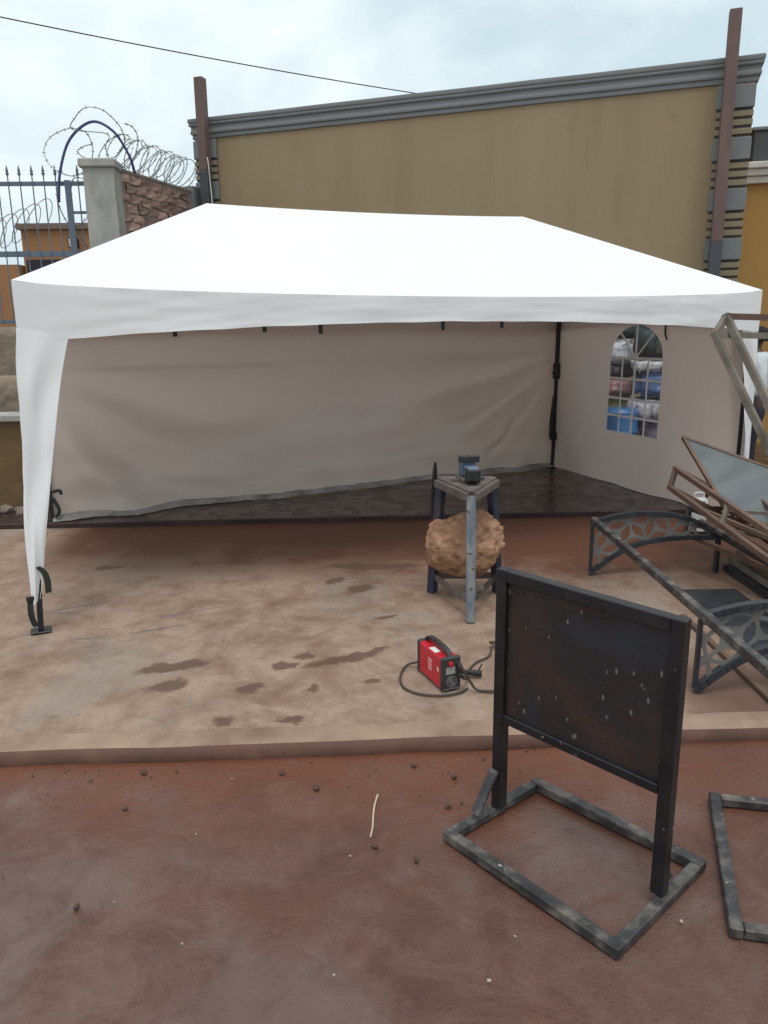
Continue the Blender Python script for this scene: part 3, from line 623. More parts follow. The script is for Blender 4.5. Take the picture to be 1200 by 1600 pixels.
# ------------------------------------------------------------------ the tent
H = 2.13
FLt, FRt, BRt, BLt = V((0.05, 0.0, H)), V((6.0, 0.0, H)), V((6.2, 3.22, H + 0.02)), V((0.06, 2.98, H + 0.02))
RLp, RRp = V((1.49, 1.5, 2.835)), V((4.52, 1.55, 2.875))
FLb, FRb, BRb, BLb = V((-0.02, -0.04, 0.004)), V((6.0, 0.02, 0.004)), V((6.22, 3.27, 0.05)), V((0.07, 2.93, 0.05))
tent = thing('canopy_tent', 'white pop-up canopy tent with draped back wall standing on the slab', 'tent', (3.0, 1.5, 0.0))
def eave(a, b_, s, sag=0.075): 
    return a.lerp(b_, s) + V((0, 0, -sag * (4 * s * (1 - s)) ** 0.6 * min(1, (b_ - a).length / 6)))
def slope(bm, a, b_, ra, rb, nu=48, nv=14, seed=0):
    def fn(s, tt):
        p = eave(a, b_, s).lerp(ra.lerp(rb, s) + V((0, 0, -0.022 * 4 * s * (1 - s) * (1 if (rb - ra).length > 0.1 else 0))), tt)
        edge = min(1, 6 * s) * min(1, 6 * (1 - s)) if True else 1
        p.z -= 0.045 * math.sin(math.pi * tt) * edge
        p.z += 0.008 * nz(p.x * 1.6 + seed, p.y * 1.6) * edge * math.sin(math.pi * tt)
        return p
    grid(bm, nu, nv, fn)
bm = B(); slope(bm, FLt, FRt, RLp, RRp); slope(bm, BRt, BLt, RRp, RLp, seed=5); slope(bm, FRt, BRt, RRp, RRp, 24, 14, 8); slope(bm, BLt, FLt, RLp, RLp, 24, 14, 11)
bmesh.ops.remove_doubles(bm, verts=bm.verts, dist=0.0005)
roof = obj('roof', bm, fabric, tent, smooth=True, edge=14)
# valances
def valance(a, b_, out, label, dropmid=0.175, dropend=0.352):
    def fn(s, tt):
        p = eave(a, b_, s)
        k = (4 * s * (1 - s)) ** 0.8
        d = dropend + (dropmid - dropend) * k
        p.z -= d * tt
        wv = 0.004 * math.sin(s * 37 + 2 * tt) * tt + 0.005 * nz(s * 7, tt * 2.2, out.x * 3) * (0.3 + tt) + 0.005 * nz(s * 22 + tt * 3, tt * 5 - s * 8, 2) * (1.3 - abs(4 * s * (1 - s)))
        p += out * ((0.012 + wv) * min(1, 9 * s, 9 * (1 - s)))
        p.z += 0.006 * nz(s * 22, 3, tt) * tt
        return p
    bm = B(); grid(bm, 200, 14, fn)
    return obj('valance', bm, fabric, tent, smooth=True)
valance(FLt, FRt, V((0, -1, 0)), 'front'); valance(FRt, BRt, V((1, 0, 0)), 'r', 0.24); valance(BRt, BLt, V((0, 1, 0)), 'b', 0.24); valance(BLt, FLt, V((-1, 0, 0)), 'l', 0.24)
# corner leg skirts: two tapering flaps that meet on the leg
def skirt(top, foot, al1, al2, w1, w2, wb=0.045, zt=1.86, zb=0.19):
    o1 = -al2; o2 = -al1            # outward normals of the two flaps
    def fn(s, tt):
        z = zt + (zb - zt) * tt; k = (H - z) / H
        c = V((top.x, top.y, 0)).lerp(V((foot.x, foot.y, 0)) + (o1 + o2) * 0.036, k) - (o1 + o2) * 0.008 * max(0, 1 - tt * 5)
        q = abs(s * 2 - 1); al, ou, w = (al1, o1, w1) if s > 0.5 else (al2, o2, w2)
        ww = w + (wb - w) * (tt ** 0.80)
        wob = (0.012 * math.sin(4 * q + 7 * tt) + 0.03 * nz(q * 2, tt * 4, ou.x * 5 + ou.y)) * min(1, 3 * q) * min(1, tt * 5)
        return V((c.x, c.y, z + (0.03 * q if tt > 0.97 else 0))) + al * (q * ww) + ou * wob
    bm = B(); grid(bm, 28, 48, fn)
    return obj('leg_skirt', bm, fabric, tent, smooth=True, edge=50)
skirt(FLt, FLb, V((1, 0, 0)), V((0, 1, 0)), 0.298, 0.27)
skirt(FRt, FRb, V((-1, 0, 0)), V((0, 1, 0)), 0.20, 0.30)
# back wall
def back_fn(s, tt):
    top = BLt.lerp(BRt, s); bot = BLb.lerp(BRb, s)
    z = (H - 0.02) + (0.10 + 0.02 * nz(s * 12, 1) - (H - 0.02)) * tt
    base = bot.lerp(top, z / H); L = 6.15
    x = s * L
    d = 0.0
    # folds fanning from the right-hand leg's clamp and from the left corner
    dx, dz = (L - x), (z - 1.55); ang = math.atan2(-dz, dx + 0.25); rr = math.hypot(dx, dz)
    fan = math.exp(-((rr - 1.5) / 1.2) ** 2) * min(1, tt * 1.6)
    d += 0.085 * fan * math.sin(ang * 20 + 0.6 * nz(rr * 1.4, ang * 3)) * (1 if ang > 0 else 0.2)
    dx, dz = x, (z - 1.5); ang = math.atan2(-dz, dx + 0.3); rr = math.hypot(dx, dz)
    fan = math.exp(-((rr - 1.4) / 1.1) ** 2) * min(1, tt * 1.4)
    d += 0.085 * fan * math.sin(ang * 14 + 1.0 + nz(rr, ang * 2)) * (1 if ang > 0 else 0.2)
    # slack swags near the hem and broad billow
    low = max(0, tt - 0.45) / 0.55
    d += 0.075 * low * math.sin(z * 17 + 1.8 * nz(x * 0.9, 2) + 1.2 * math.sin(x * 1.1)) * (0.4 + 0.6 * abs(nz(x * 0.8, z, 5)))
    d += 0.05 * math.sin(math.pi * tt) * (0.3 + nz(x * 0.5, z * 0.7, 7))
    d += 0.03 * low * nz(x * 4, z * 6, 3) + 0.006 * nz(x * 3, z * 3, 4)
    edge = min(1, 10 * s) * min(1, 7 * (1 - s)) * min(1, tt * 6)
    return V((base.x, base.y - 0.0, z)) + V((0.03, -0.9, 0)).normalized() * (0.035 + d * edge)
hem_m = M('grimy_hem', [(0.3, (0.10, 0.09, 0.085)), (0.6, (0.30, 0.285, 0.275)), (0.8, (0.5, 0.48, 0.465))], scale=5, rough=0.8, stretch=(0.6, 0.6, 2))
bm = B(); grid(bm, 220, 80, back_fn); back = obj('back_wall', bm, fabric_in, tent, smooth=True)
def hem_fn(s, tt):
    p = back_fn(s, 1.0); fl = 0.5 + 0.5 * nz(s * 15, 4)
    return p + V((0.02 * nz(s * 30), -0.002 - (0.06 + 0.10 * fl) * tt, -(p.z - 0.062) * min(1, tt * 1.15) + 0.012 * abs(nz(s * 40, tt * 3))))
bm = B(); grid(bm, 160, 4, hem_fn); obj('hem', bm, hem_m, back, smooth=True)
# right side wall with arched window opening
SD = (BRb - FRb); SD.z = 0; SLEN = SD.length; SD.normalize(); SN = V((-SD.y, SD.x, 0))   # SN points into the tent
W0, W1, WZ0, WZ1, WR = 1.19, 2.07, 0.67, 1.50, 0.35
def arch(s): return WZ1 + WR * math.sqrt(max(0, 1 - ((s - (W0 + W1) / 2) / ((W1 - W0) / 2)) ** 2))
def side_pt(s, z, flat=False):
    k = s / SLEN
    z0 = FRb.z + (BRb.z - FRb.z) * k
    base = FRb.lerp(BRb, k).lerp(FRt.lerp(BRt, k), z / H)
    dw = max(W0 - s, s - W1, 0); dzw = max(WZ0 - z, z - arch(min(max(s, W0), W1)), 0); away = min(1, math.hypot(dw, dzw) / 0.35)
    low = max(0, 0.75 - z) / 0.75
    d = 0.05 * low * nz(s * 1.5, z * 2, 6) + 0.03 * low * math.sin(s * 6 + 3 * z) + 0.025 * math.sin(s * 3.0 + z * 1.2) * (0.5 + nz(s, z)) + 0.03 * max(0, nz(s * 3.2, z * 1.1, 3)) * low
    return V((base.x, base.y, z)) + SN * (0.03 + d * away)
ss = sorted(set([i * SLEN / 56 for i in range(57)] + [W0 + (W1 - W0) * i / 20 for i in range(21)]))
bm = B(); zt_ = H - 0.01
def side_strip(sa, sb, lo, hi, n):
    va = [bm.verts.new(side_pt(sa, lo(sa) + (hi(sa) - lo(sa)) * i / n)) for i in range(n + 1)]
    vb = [bm.verts.new(side_pt(sb, lo(sb) + (hi(sb) - lo(sb)) * i / n)) for i in range(n + 1)]
    for i in range(n): bm.faces.new((va[i], vb[i], vb[i + 1], va[i + 1]))
lowf = lambda s: 0.008 if s < 0.5 else 0.056
for sa, sb in zip(ss, ss[1:]):
    mid_s = (sa + sb) / 2
    if W0 < mid_s < W1:
        side_strip(sa, sb, lowf, lambda s: WZ0, 20); side_strip(sa, sb, arch, lambda s: zt_, 10)
    else: side_strip(sa, sb, lowf, lambda s: zt_, 48)
bmesh.ops.remove_doubles(bm, verts=bm.verts, dist=0.0004)
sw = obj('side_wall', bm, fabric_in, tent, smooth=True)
bm = B(); prev = None
for i in range(25):
    s = W0 - 0.01 + (W1 - W0 + 0.02) * i / 24; a = bm.verts.new(side_pt(s, WZ0 - 0.01) - SN * 0.004); b_ = bm.verts.new(side_pt(s, arch(s) + 0.008) - SN * 0.004)
    if prev: bm.faces.new((prev[0], a, b_, prev[1]))
    prev = (a, b_)
win = obj('window_pane', bm, pane_mat, sw)
mun = M('window_bars', (0.72, 0.71, 0.70), rough=0.6, bump=0)
def muntin(a, b_, w=0.022):
    bm = B(); pa, pb = side_pt(*a) + SN * 0.003, side_pt(*b_) + SN * 0.003; bar(bm, pa, pb, 0.004, w, up=SN.cross((pb - pa).normalized())); obj('window_bar', bm, mun, sw)
wc = (W0 + W1) / 2
for z in (1.50, 1.27, 1.05, 0.85): muntin((W0, z), (W1, z), 0.026)
muntin((wc, WZ0), (wc, WZ1 + WR), 0.03)
for q in (-0.22, 0.22): muntin((wc + q, WZ0), (wc + q, WZ1), 0.022); muntin((wc, WZ1), (wc + q * 1.28, WZ1 + 0.27), 0.022)
# legs, sliders, feet, eave trusses
def leg(top, foot, name='leg', slider=None):
    bm = B(); z0 = foot.z + 0.012
    bar(bm, V((foot.x, foot.y, z0)), foot.lerp(top, 0.60), 0.034, up=(0, 1, 0)); bar(bm, foot.lerp(top, 0.60), top - V((0, 0, 0.05)), 0.042, up=(0, 1, 0), ext=0.0)
    l = obj('leg', bm, black_steel, tent)
    bm = B(); box(bm, (foot.x, foot.y, foot.z + 0.006), (0.12, 0.10, 0.010), bevel=0.003); obj('foot_plate', bm, black_steel, l)
    return l
ins = lambda p, dx, dy: p + V((dx, dy, -0.02))
legs = [leg(ins(FLt, .045, .045), FLb), leg(ins(FRt, -.045, .045), FRb + V((-.03, .03, 0))), leg(ins(BRt, -.08, -.12), BRb + V((-.08, -.12, 0))), leg(ins(BLt, .03, -.05), BLb + V((0.0, -.07, 0)))]
lb = BRb + V((-.08, -.12, 0)); lt = ins(BRt, -.08, -.12)
for z, sx, hz in ((1.28, 0.075, 0.20), (0.42, 0.07, 0.10)):
    p = lb.lerp(lt, z / H); bm = B(); box(bm, p, (sx, sx, hz), bevel=0.01); box(bm, p + V((-0.055, -0.03, -hz * 0.1)), (0.06, 0.03, 0.035), bevel=0.006); obj('slider', bm, black_steel, legs[2])
bm = B(); tube(bm, [lb.lerp(lt, 0.2) + V((-.06, -.03, 0)), lb.lerp(lt, 0.30) + V((-.07, -.03, 0)), lb.lerp(lt, 0.45) + V((-.05, -.02, 0))], [0.03, 0.022, 0.006], 6); obj('folded_strap', bm, strap_mat, legs[2])
lb = BLb + V((0, -.07, 0)); bm = B(); tube(bm, spline([lb + V((0.02, -.03, 0.30)), lb + V((0.09, -.04, 0.31)), lb + V((0.1, -.04, 0.27))], 4), 0.016, 5); tube(bm, spline([lb + V((0.02, -.03, 0.24)), lb + V((0.07, -.05, 0.12)), lb + V((0.03, -.05, 0.05))], 4), 0.018, 5); obj('tie_strap', bm, strap_mat, legs[3])
# straps on the front left leg
def ribbon(bm, pts, w, side):
    pts = spline(pts, 5); side = V(side).normalized() * w / 2; prev = None
    for p in pts:
        a, b_ = bm.verts.new(p - side), bm.verts.new(p + side)
        if prev: bm.faces.new((prev[0], a, b_, prev[1]))
        prev = (a, b_)
bm = B(); ribbon(bm, [FLb + V((0.02, -.03, 0.43)), FLb + V((0.055, -.045, 0.40)), FLb + V((0.072, -.05, 0.34)), FLb + V((0.07, -.05, 0.26))], 0.04, (0.9, -0.3, 0.15)); obj('tie_strap', bm, strap_mat, legs[0])
bm = B(); ribbon(bm, [FLb + V((-.035, -.085, 0.24)), FLb + V((-.04, -.09, 0.17)), FLb + V((-.035, -.085, 0.11)), FLb + V((-.02, -.075, 0.06))], 0.035, (1, 0.2, 0)); obj('buckle_strap', bm, strap_mat, legs[0])
bm = B(); box(bm, FLb + V((-.035, -.088, 0.25)), (0.045, 0.012, 0.03), bevel=0.003); obj('buckle', bm, black_steel, legs[0])
# scissor trusses just under the eaves (hidden behind the valance) and ridge supports
def truss(a, b_, n):
    bm = B(); a = a - V((0, 0, 0.02)); b_ = b_ - V((0, 0, 0.02))
    for i in range(n):
        p, q = a.lerp(b_, i / n), a.lerp(b_, (i + 1) / n)
        lo = V((0, 0, -0.13)); hi = V((0, 0, -0.04)) - V((0, 0, 0.05)); bar(bm, p + lo, q + hi, 0.015, 0.02); bar(bm, p + hi, q + lo, 0.015, 0.02)
    obj('truss', bm, black_steel, tent)
o2 = V((0.04, 0.09, 0)); truss(FLt + V((.05, .09, 0)), FRt + V((-.06, .09, 0)), 4); truss(BLt + V((.06, -.09, 0)), BRt + V((-.1, -.14, 0)), 4); truss(FLt + V((.09, .06, 0)), BLt + V((.09, -.06, 0)), 2)
bm = B()
bar(bm, RLp - V((0, 0, .04)), RRp - V((0, 0, .06)), 0.03)
for r_, c1, c2 in ((RLp, FLt, BLt), (RRp, FRt, BRt)):
    for c_ in (c1, c2): bar(bm, r_ - V((0, 0, .07)), c_.lerp(r_, 0.06) - V((0, 0, .11)), 0.02)
obj('ridge_frame', bm, black_steel, tent)
# tie tapes hanging under the front valance
for x, l_ in ((1.53, .03), (1.92, .045), (2.86, .03), (3.36, .02), (0.95, .03)):
    bm = B(); box(bm, (x, 0.03, 1.875 - l_ / 2 + (0.0 if x > 1 else -0.02)), (0.028, 0.008, l_ + 0.05), bevel=0.002); obj('tie_tape', bm, strap_mat, tent)
bm = B(); p0 = side_pt(1.17, 1.87) + SN * 0.02; ribbon(bm, [p0 + V((0, 0, .1)), p0, p0 + V((0, 0, -.1)), p0 + V((-.02, -.05, -.17))], 0.03, SD); obj('tie_tape', bm, strap_mat, sw)

# ------------------------------------------------------------------ goods piled beyond the side wall, seen through its window
def lumpy(name, label, cat, c, size, col, rot=0.0, seed=0, rough=0.8, rough_amp=0.06, group='goods piled beside the tent'):
    bm = B(); bmesh.ops.create_cube(bm, size=1.0); bmesh.ops.bevel(bm, geom=bm.edges[:], offset=0.16, segments=3, affect='EDGES')
    bmesh.ops.subdivide_edges(bm, edges=bm.edges[:], cuts=2, use_grid_fill=True)
    R_ = Matrix.Rotation(rot, 3, 'Z')
    for v_ in bm.verts:
        p = V((v_.co.x * size[0], v_.co.y * size[1], v_.co.z * size[2])); d = v_.co.normalized()
        if v_.co.z > -0.45: p += d * rough_amp * (nz(p.x * 7 + seed, p.y * 7, p.z * 7) + 0.5 * nz(p.x * 15, p.y * 15 + seed, p.z * 15))
        v_.co = R_ @ p + V(c) + V((0, 0, size[2] / 2))
    o = obj(name, bm, M(name + str(seed), [(0.36, tuple(x * .3 for x in col)), (0.46, col), (0.56, tuple(x * .75 for x in col)), (0.66, tuple(min(.75, x * 1.5 + .08) for x in col))], scale=9, rough=rough, bump=0.3, bscale=14, dist=0.02), None, c, True)
    return tag(o, label, cat, group)
bm = B(); lathe(bm, (6.66, 2.50, 0.052), [(0.20, 0), (0.22, 0.02), (0.22, 0.24), (0.23, 0.26), (0.22, 0.28), (0.22, 0.5), (0.23, 0.52), (0.22, 0.54), (0.21, 0.76), (0.17, 0.80), (0.14, 0.80)], 24)
tag(obj('plastic_drum', bm, M('drum_blue', (0.03, 0.13, 0.31), rough=0.4, bump=0), None, (6.66, 2.50, 0.052), True, 40), 'blue plastic drum beyond the arched tent window', 'drum')
GP = [('sack', 'dusty purple sack at the bottom of the pile outside the window', 'sack', (7.12, 2.42, .052), (.55, .5, .62), (.10, .085, .12)),
      ('cloth_bundle', 'pale lilac cloth bundle lying on the purple sack', 'bundle', (7.10, 2.42, .70), (.5, .45, .26), (.46, .44, .50)),
      ('tarpaulin', 'folded bright blue tarpaulin on top of the lilac bundle', 'tarpaulin', (7.16, 2.44, .985), (.55, .42, .30), (.09, .17, .34)),
      ('foam_block', 'white foam block lying on the blue tarpaulin', 'foam', (7.14, 2.46, 1.30), (.5, .4, .13), (.62, .62, .62)),
      ('sack', 'dark green sack at the top of the pile on the white foam', 'sack', (7.16, 2.48, 1.44), (.5, .4, .42), (.03, .055, .055)),
      ('cloth_bundle', 'yellow green printed cloth bundle behind the blue drum', 'bundle', (6.98, 2.98, .052), (.5, .5, .92), (.20, .19, .10)),
      ('cloth_bundle', 'salmon pink cloth bundle on the yellow green bundle', 'bundle', (6.94, 2.96, .98), (.46, .46, .22), (.36, .20, .18)),
      ('suitcase', 'dark suitcase lying on the salmon pink cloth bundle', 'suitcase', (6.95, 2.98, 1.21), (.5, .4, .16), (.03, .035, .045)),
      ('sheet_stack', 'stack of white sheets on the dark suitcase', 'sheets', (6.95, 2.98, 1.38), (.48, .42, .30), (.66, .68, .72)),
      ('cloth_bundle', 'dark teal bundle crowning the stack of white sheets', 'bundle', (6.97, 3.0, 1.69), (.48, .42, .30), (.05, .085, .095)),
      ('sack', 'brown grain sack beside the pile near the building', 'sack', (7.6, 2.0, .052), (.5, .5, .75), (.13, .10, .085)),
      ('cloth_bundle', 'grey white quilt lying on the brown grain sack', 'bundle', (7.6, 2.0, .82), (.52, .5, .5), (.45, .44, .47)),
      ('cloth_bundle', 'dark plum bundle on top of the grey white quilt', 'bundle', (7.6, 2.0, 1.34), (.5, .45, .5), (.045, .03, .045))]
for i, (n, l_, c_, p, s_, col) in enumerate(GP): lumpy(n, l_, c_, p, s_, col, 0.4 * math.sin(i * 2.1) - 0.4, i + 1)

# ------------------------------------------------------------------ person beyond the frames
def skinned(name, chain, mat, parent=None, base=None, sub=2, root=0):
    """chain: dict of vertices {key:(pos, r or (rx, ry))}, edges by key pairs"""
    vd, ed = chain; keys = list(vd); idx = {k: i for i, k in enumerate(keys)}
    base = V(base); me = bpy.data.meshes.new(name)
    me.from_pydata([V(vd[k][0]) - base for k in keys], [(idx[a], idx[b_]) for a, b_ in ed], [])
    o = bpy.data.objects.new(name, me); COL.objects.link(o)
    if parent: o.parent = parent; o.location = base - wloc(parent)
    else: o.location = base
    md = o.modifiers.new('skin', 'SKIN'); md.use_smooth_shade = True
    for i, k in enumerate(keys):
        r = vd[k][1]; me.skin_vertices[0].data[i].radius = r if isinstance(r, tuple) else (r, r)
    me.skin_vertices[0].data[root].use_root = True
    sb = o.modifiers.new('sub', 'SUBSURF'); sb.levels = sub; sb.render_levels = sub
    me.materials.append(mat); return o
skin_m = M('skin', (0.06, 0.030, 0.020), scale=8, rough=0.5, bump=0)
shirt_m = M('grey_shirt', [(0.3, (0.42, 0.45, 0.46)), (0.7, (0.60, 0.63, 0.64))], scale=5, rough=0.85, bump=0.7, bscale=9, dist=0.03)
jean_m = M('dark_trousers', (0.020, 0.018, 0.034), scale=10, rough=0.9, bump=0.4, bscale=18)
shoe_m = M('shoe', (0.02, 0.018, 0.018), rough=0.5)
hair_m = M('hair', (0.012, 0.010, 0.010), scale=60, rough=0.9, bump=0.8, bscale=120)
PB = V((7.09, 0.93, 0.053)); PF = V((-0.75, 0.66, 0)).normalized(); PS = V((PF.y, -PF.x, 0))  # facing and its right hand side
def Q(f, s, z): return PB + PF * f + PS * s + V((0, 0, z))
vd = {'pelvis': (Q(0, 0, .96), (.13, .11)), 'waist': (Q(0, 0, 1.10), (.125, .10)), 'chest': (Q(.01, 0, 1.30), (.15, .115)), 'neck0': (Q(0, 0, 1.46), (.07, .06)), 'neck': (Q(.01, 0, 1.52), .052),
      'jaw': (Q(.035, 0, 1.575), (.06, .075)), 'head': (Q(.02, 0, 1.65), (.078, .095)), 'crown': (Q(.005, 0, 1.715), (.06, .075))}
ed = [('pelvis', 'waist'), ('waist', 'chest'), ('chest', 'neck0'), ('neck0', 'neck'), ('neck', 'jaw'), ('jaw', 'head'), ('head', 'crown')]
for k, sg in (('r', 1), ('l', -1)):
    vd['sh' + k] = (Q(-.01, sg * .17, 1.42), .065); vd['el' + k] = (Q(-.03, sg * .24, 1.13), .045); vd['wr' + k] = (Q(.20, sg * .20, 1.0), .030); vd['pa' + k] = (Q(.27, sg * .185, .985), (.028, .042)); vd['kn' + k + 'h'] = (Q(.31, sg * .18, .975), (.020, .040))
    ed += [('neck0', 'sh' + k), ('sh' + k, 'el' + k), ('el' + k, 'wr' + k), ('wr' + k, 'pa' + k), ('pa' + k, 'kn' + k + 'h')]
    for j, (df, dl) in enumerate(((-.033, .05), (-.011, .06), (.011, .056), (.033, .044))):
        a, b_ = 'f%s%da' % (k, j), 'f%s%db' % (k, j)
        vd[a] = (Q(.31 + dl * .6, sg * (.18 + df * .1), .972 - df - 0.006), .009); vd[b_] = (Q(.31 + dl, sg * .172, .950 - df), .0075)
        ed += [('kn' + k + 'h', a), (a, b_)]
    vd['th' + k] = (Q(.285, sg * .15, 1.02), .011); vd['tq' + k] = (Q(.325, sg * .14, 1.03), .009); ed += [('pa' + k, 'th' + k), ('th' + k, 'tq' + k)]
    vd['hip' + k] = (Q(0, sg * .09, .90), .085); vd['knee' + k] = (Q(.02, sg * .10, .50), .055); vd['ank' + k] = (Q(-.02, sg * .10, .09), .038); vd['toe' + k] = (Q(.10, sg * .115, .03), (.035, .022))
    ed += [('pelvis', 'hip' + k), ('hip' + k, 'knee' + k), ('knee' + k, 'ank' + k), ('ank' + k, 'toe' + k)]
person = skinned('person', (vd, ed), skin_m, None, PB)
tag(person, 'person in light grey shirt and dark trousers standing behind the steel frames', 'person')
sv = {'hem': (Q(0, 0, .87), (.165, .135)), 'waist': (Q(0, 0, 1.06), (.155, .125)), 'chest': (Q(.01, 0, 1.30), (.175, .135)), 'neck0': (Q(0, 0, 1.455), (.085, .075)), 'col': (Q(.005, 0, 1.50), (.064, .062))}
se = [('hem', 'waist'), ('waist', 'chest'), ('chest', 'neck0'), ('neck0', 'col')]
for k, sg in (('r', 1), ('l', -1)):
    sv['sh' + k] = (Q(-.01, sg * .175, 1.425), .082); sv['el' + k] = (Q(-.03, sg * .245, 1.15), .066); sv['cf' + k] = (Q(.10, sg * .225, 1.06), .056); se += [('neck0', 'sh' + k), ('sh' + k, 'el' + k), ('el' + k, 'cf' + k)]
skinned('shirt', (sv, se), shirt_m, person, PB)
tv = {'top': (Q(0, 0, .98), (.15, .125)), 'seat': (Q(0, 0, .88), (.15, .13))}; te = [('top', 'seat')]
for k, sg in (('r', 1), ('l', -1)):
    tv['h' + k] = (Q(0, sg * .09, .80), .105); tv['k' + k] = (Q(.02, sg * .10, .50), .082); tv['a' + k] = (Q(-.015, sg * .10, .10), .070); te += [('seat', 'h' + k), ('h' + k, 'k' + k), ('k' + k, 'a' + k)]
skinned('trousers', (tv, te), jean_m, person, PB)
for sg in (1, -1):
    skinned('shoe', ({'h': (Q(-.05, sg * .10, .045), (.045, .045)), 'm': (Q(.04, sg * .108, .042), (.045, .042)), 't': (Q(.14, sg * .118, .034), (.042, .034))}, [('h', 'm'), ('m', 't')]), shoe_m, person, PB)
bm = B(); bmesh.ops.create_uvsphere(bm, u_segments=18, v_segments=12, radius=1)
for v_ in list(bm.verts):
    c_ = v_.co; p = Q(.005 + c_.x * .105 - 0.012, c_.y * .088, 1.668 + c_.z * .105); p += V((nz(c_.x * 9, c_.y * 9, c_.z * 9),) * 3) * .004
    v_.co = p
bmesh.ops.delete(bm, geom=[v_ for v_ in bm.verts if ((v_.co - PB).dot(PF) > 0.055 and v_.co.z - PB.z < 1.71) or v_.co.z - PB.z < 1.60], context='VERTS')
obj('hair', bm, hair_m, person, PB, True)
for sg in (1, -1):
    bm = B(); bmesh.ops.create_icosphere(bm, subdivisions=2, radius=1, matrix=Matrix.Translation(Q(.015, sg * .083, 1.645)) @ Matrix.Diagonal((.022, .022, .034, 1))); obj('ear', bm, skin_m, person, PB, True)
    bm = B(); bmesh.ops.create_icosphere(bm, subdivisions=2, radius=.013, matrix=Matrix.Translation(Q(.098, sg * .033, 1.66))); obj('eye', bm, print_white, person, PB, True)
bm = B(); tube(bm, [Q(.105, 0, 1.675), Q(.125, 0, 1.64), Q(.115, 0, 1.618)], [.008, .017, .020], 8); obj('nose', bm, skin_m, person, PB, True)
bm = B(); tube(bm, [Q(.088, -.026, 1.588), Q(.107, 0, 1.588), Q(.088, .026, 1.588)], [.004, .010, .004], 8); obj('mouth', bm, M('lips', (0.09, 0.035, 0.03), rough=0.5, bump=0), person, PB, True)

# ------------------------------------------------------------------ freestanding black sign on its base frame
RZ0 = -0.058
A_, B_, C_, D_ = V((1.405, -2.81, RZ0)), V((1.892, -2.666, RZ0)), V((2.131, -3.313, RZ0)), V((1.616, -3.491, RZ0))
t = thing('sign_board', 'black framed sign board with paint spatter standing on a rectangular tube base', 'sign', (A_ + C_) / 2)
h = 0.04; up = V((0, 0, h / 2 + 0.002))
for p, q, e_ in ((A_, D_, 0.02), (B_, C_, 0.02)):
    bm = B(); bar(bm, p + up, q + up, 0.042, h, ext=e_, bevel=0.004); obj('base_rail', bm, base_grey, t)
for p, q in ((A_, B_), (D_, C_)):
    d = (q - p).normalized(); bm = B(); bar(bm, p + up + d * 0.0225, q + up - d * 0.0225, 0.040, h - 0.004, bevel=0.004); obj('base_rail', bm, base_grey, t)
PL = V((1.655, -2.752, 0)); PR = V((1.889, -3.376, 0)); bd = (PR - PL).normalized(); bn = V((bd.y, -bd.x, 0))
if bn.dot(V((0.21, -5, 0)) - PL) < 0: bn = -bn
for p, zt in ((PL, 0.968), (PR, 0.956)):
    bm = B(); bar(bm, p + V((0, 0, RZ0 + 0.043)), p + V((0, 0, zt)), 0.045, 0.045, up=bn, bevel=0.003); obj('post', bm, sign_black, t)
off = bd * 0.0235
bm = B(); bar(bm, PL + off + V((0, 0, 0.944)), PR - off + V((0, 0, 0.933)), 0.044, 0.045, bevel=0.003); obj('top_rail', bm, sign_black, t)
bm = B(); bar(bm, PL + off + V((0, 0, 0.378)), PR - off + V((0, 0, 0.366)), 0.044, 0.035, bevel=0.003); obj('bottom_rail', bm, sign_black, t)
nn = [PL + off + V((0, 0, 0.395)), PR - off + V((0, 0, 0.384)), PR - off + V((0, 0, 0.911)), PL + off + V((0, 0, 0.922))]
bm = B(); prism(bm, [p + bn * -0.004 for p in nn], bn * 0.008)
obj('panel', bm, speckled_panel(), t)
for p, dr, wob in ((PL, A_, 1), (PR, D_, -1)):
    d = V((dr.x - p.x, dr.y - p.y, 0)).normalized()
    if wob == 1:
        bm = B(); bar(bm, p + d * 0.028 + V((0, 0, 0.155)), p + d * 0.125 + V((0, 0, 0.0)), 0.04, 0.012); obj('gusset', bm, base_grey, t)
bm = B(); d = (C_ - D_).normalized(); prism(bm, [PR + d * 0.024 + V((0, 0, -0.012)), PR + d * 0.10 + V((0, 0, -0.012)), PR + d * 0.024 + V((0, 0, 0.09))], bn * 0.006); obj('gusset', bm, base_grey, t)
# second base frame lying at the right
A2, B2 = V((2.484, -3.049, RZ0)), V((2.01, -3.584, RZ0)); d2 = V((0.815, -0.58, 0)); C2, D2 = B2 + d2 * 0.72, A2 + d2 * 0.72
t = thing('base_frame', 'empty rectangular dark tube base lying on the road beside the sign', 'frame', (A2 + C2) / 2)
for p, q, e_ in ((A2, B2, 0.02), (D2, C2, 0.02)):
    bm = B(); bar(bm, p + up, q + up, 0.042, h, ext=e_, bevel=0.004); obj('tube', bm, base_grey, t)
for p, q in ((A2, D2), (B2, C2)):
    bm = B(); bar(bm, p + up + d2 * 0.0225, q + up - d2 * 0.0225, 0.040, h - 0.004, bevel=0.004); obj('tube', bm, base_grey, t)

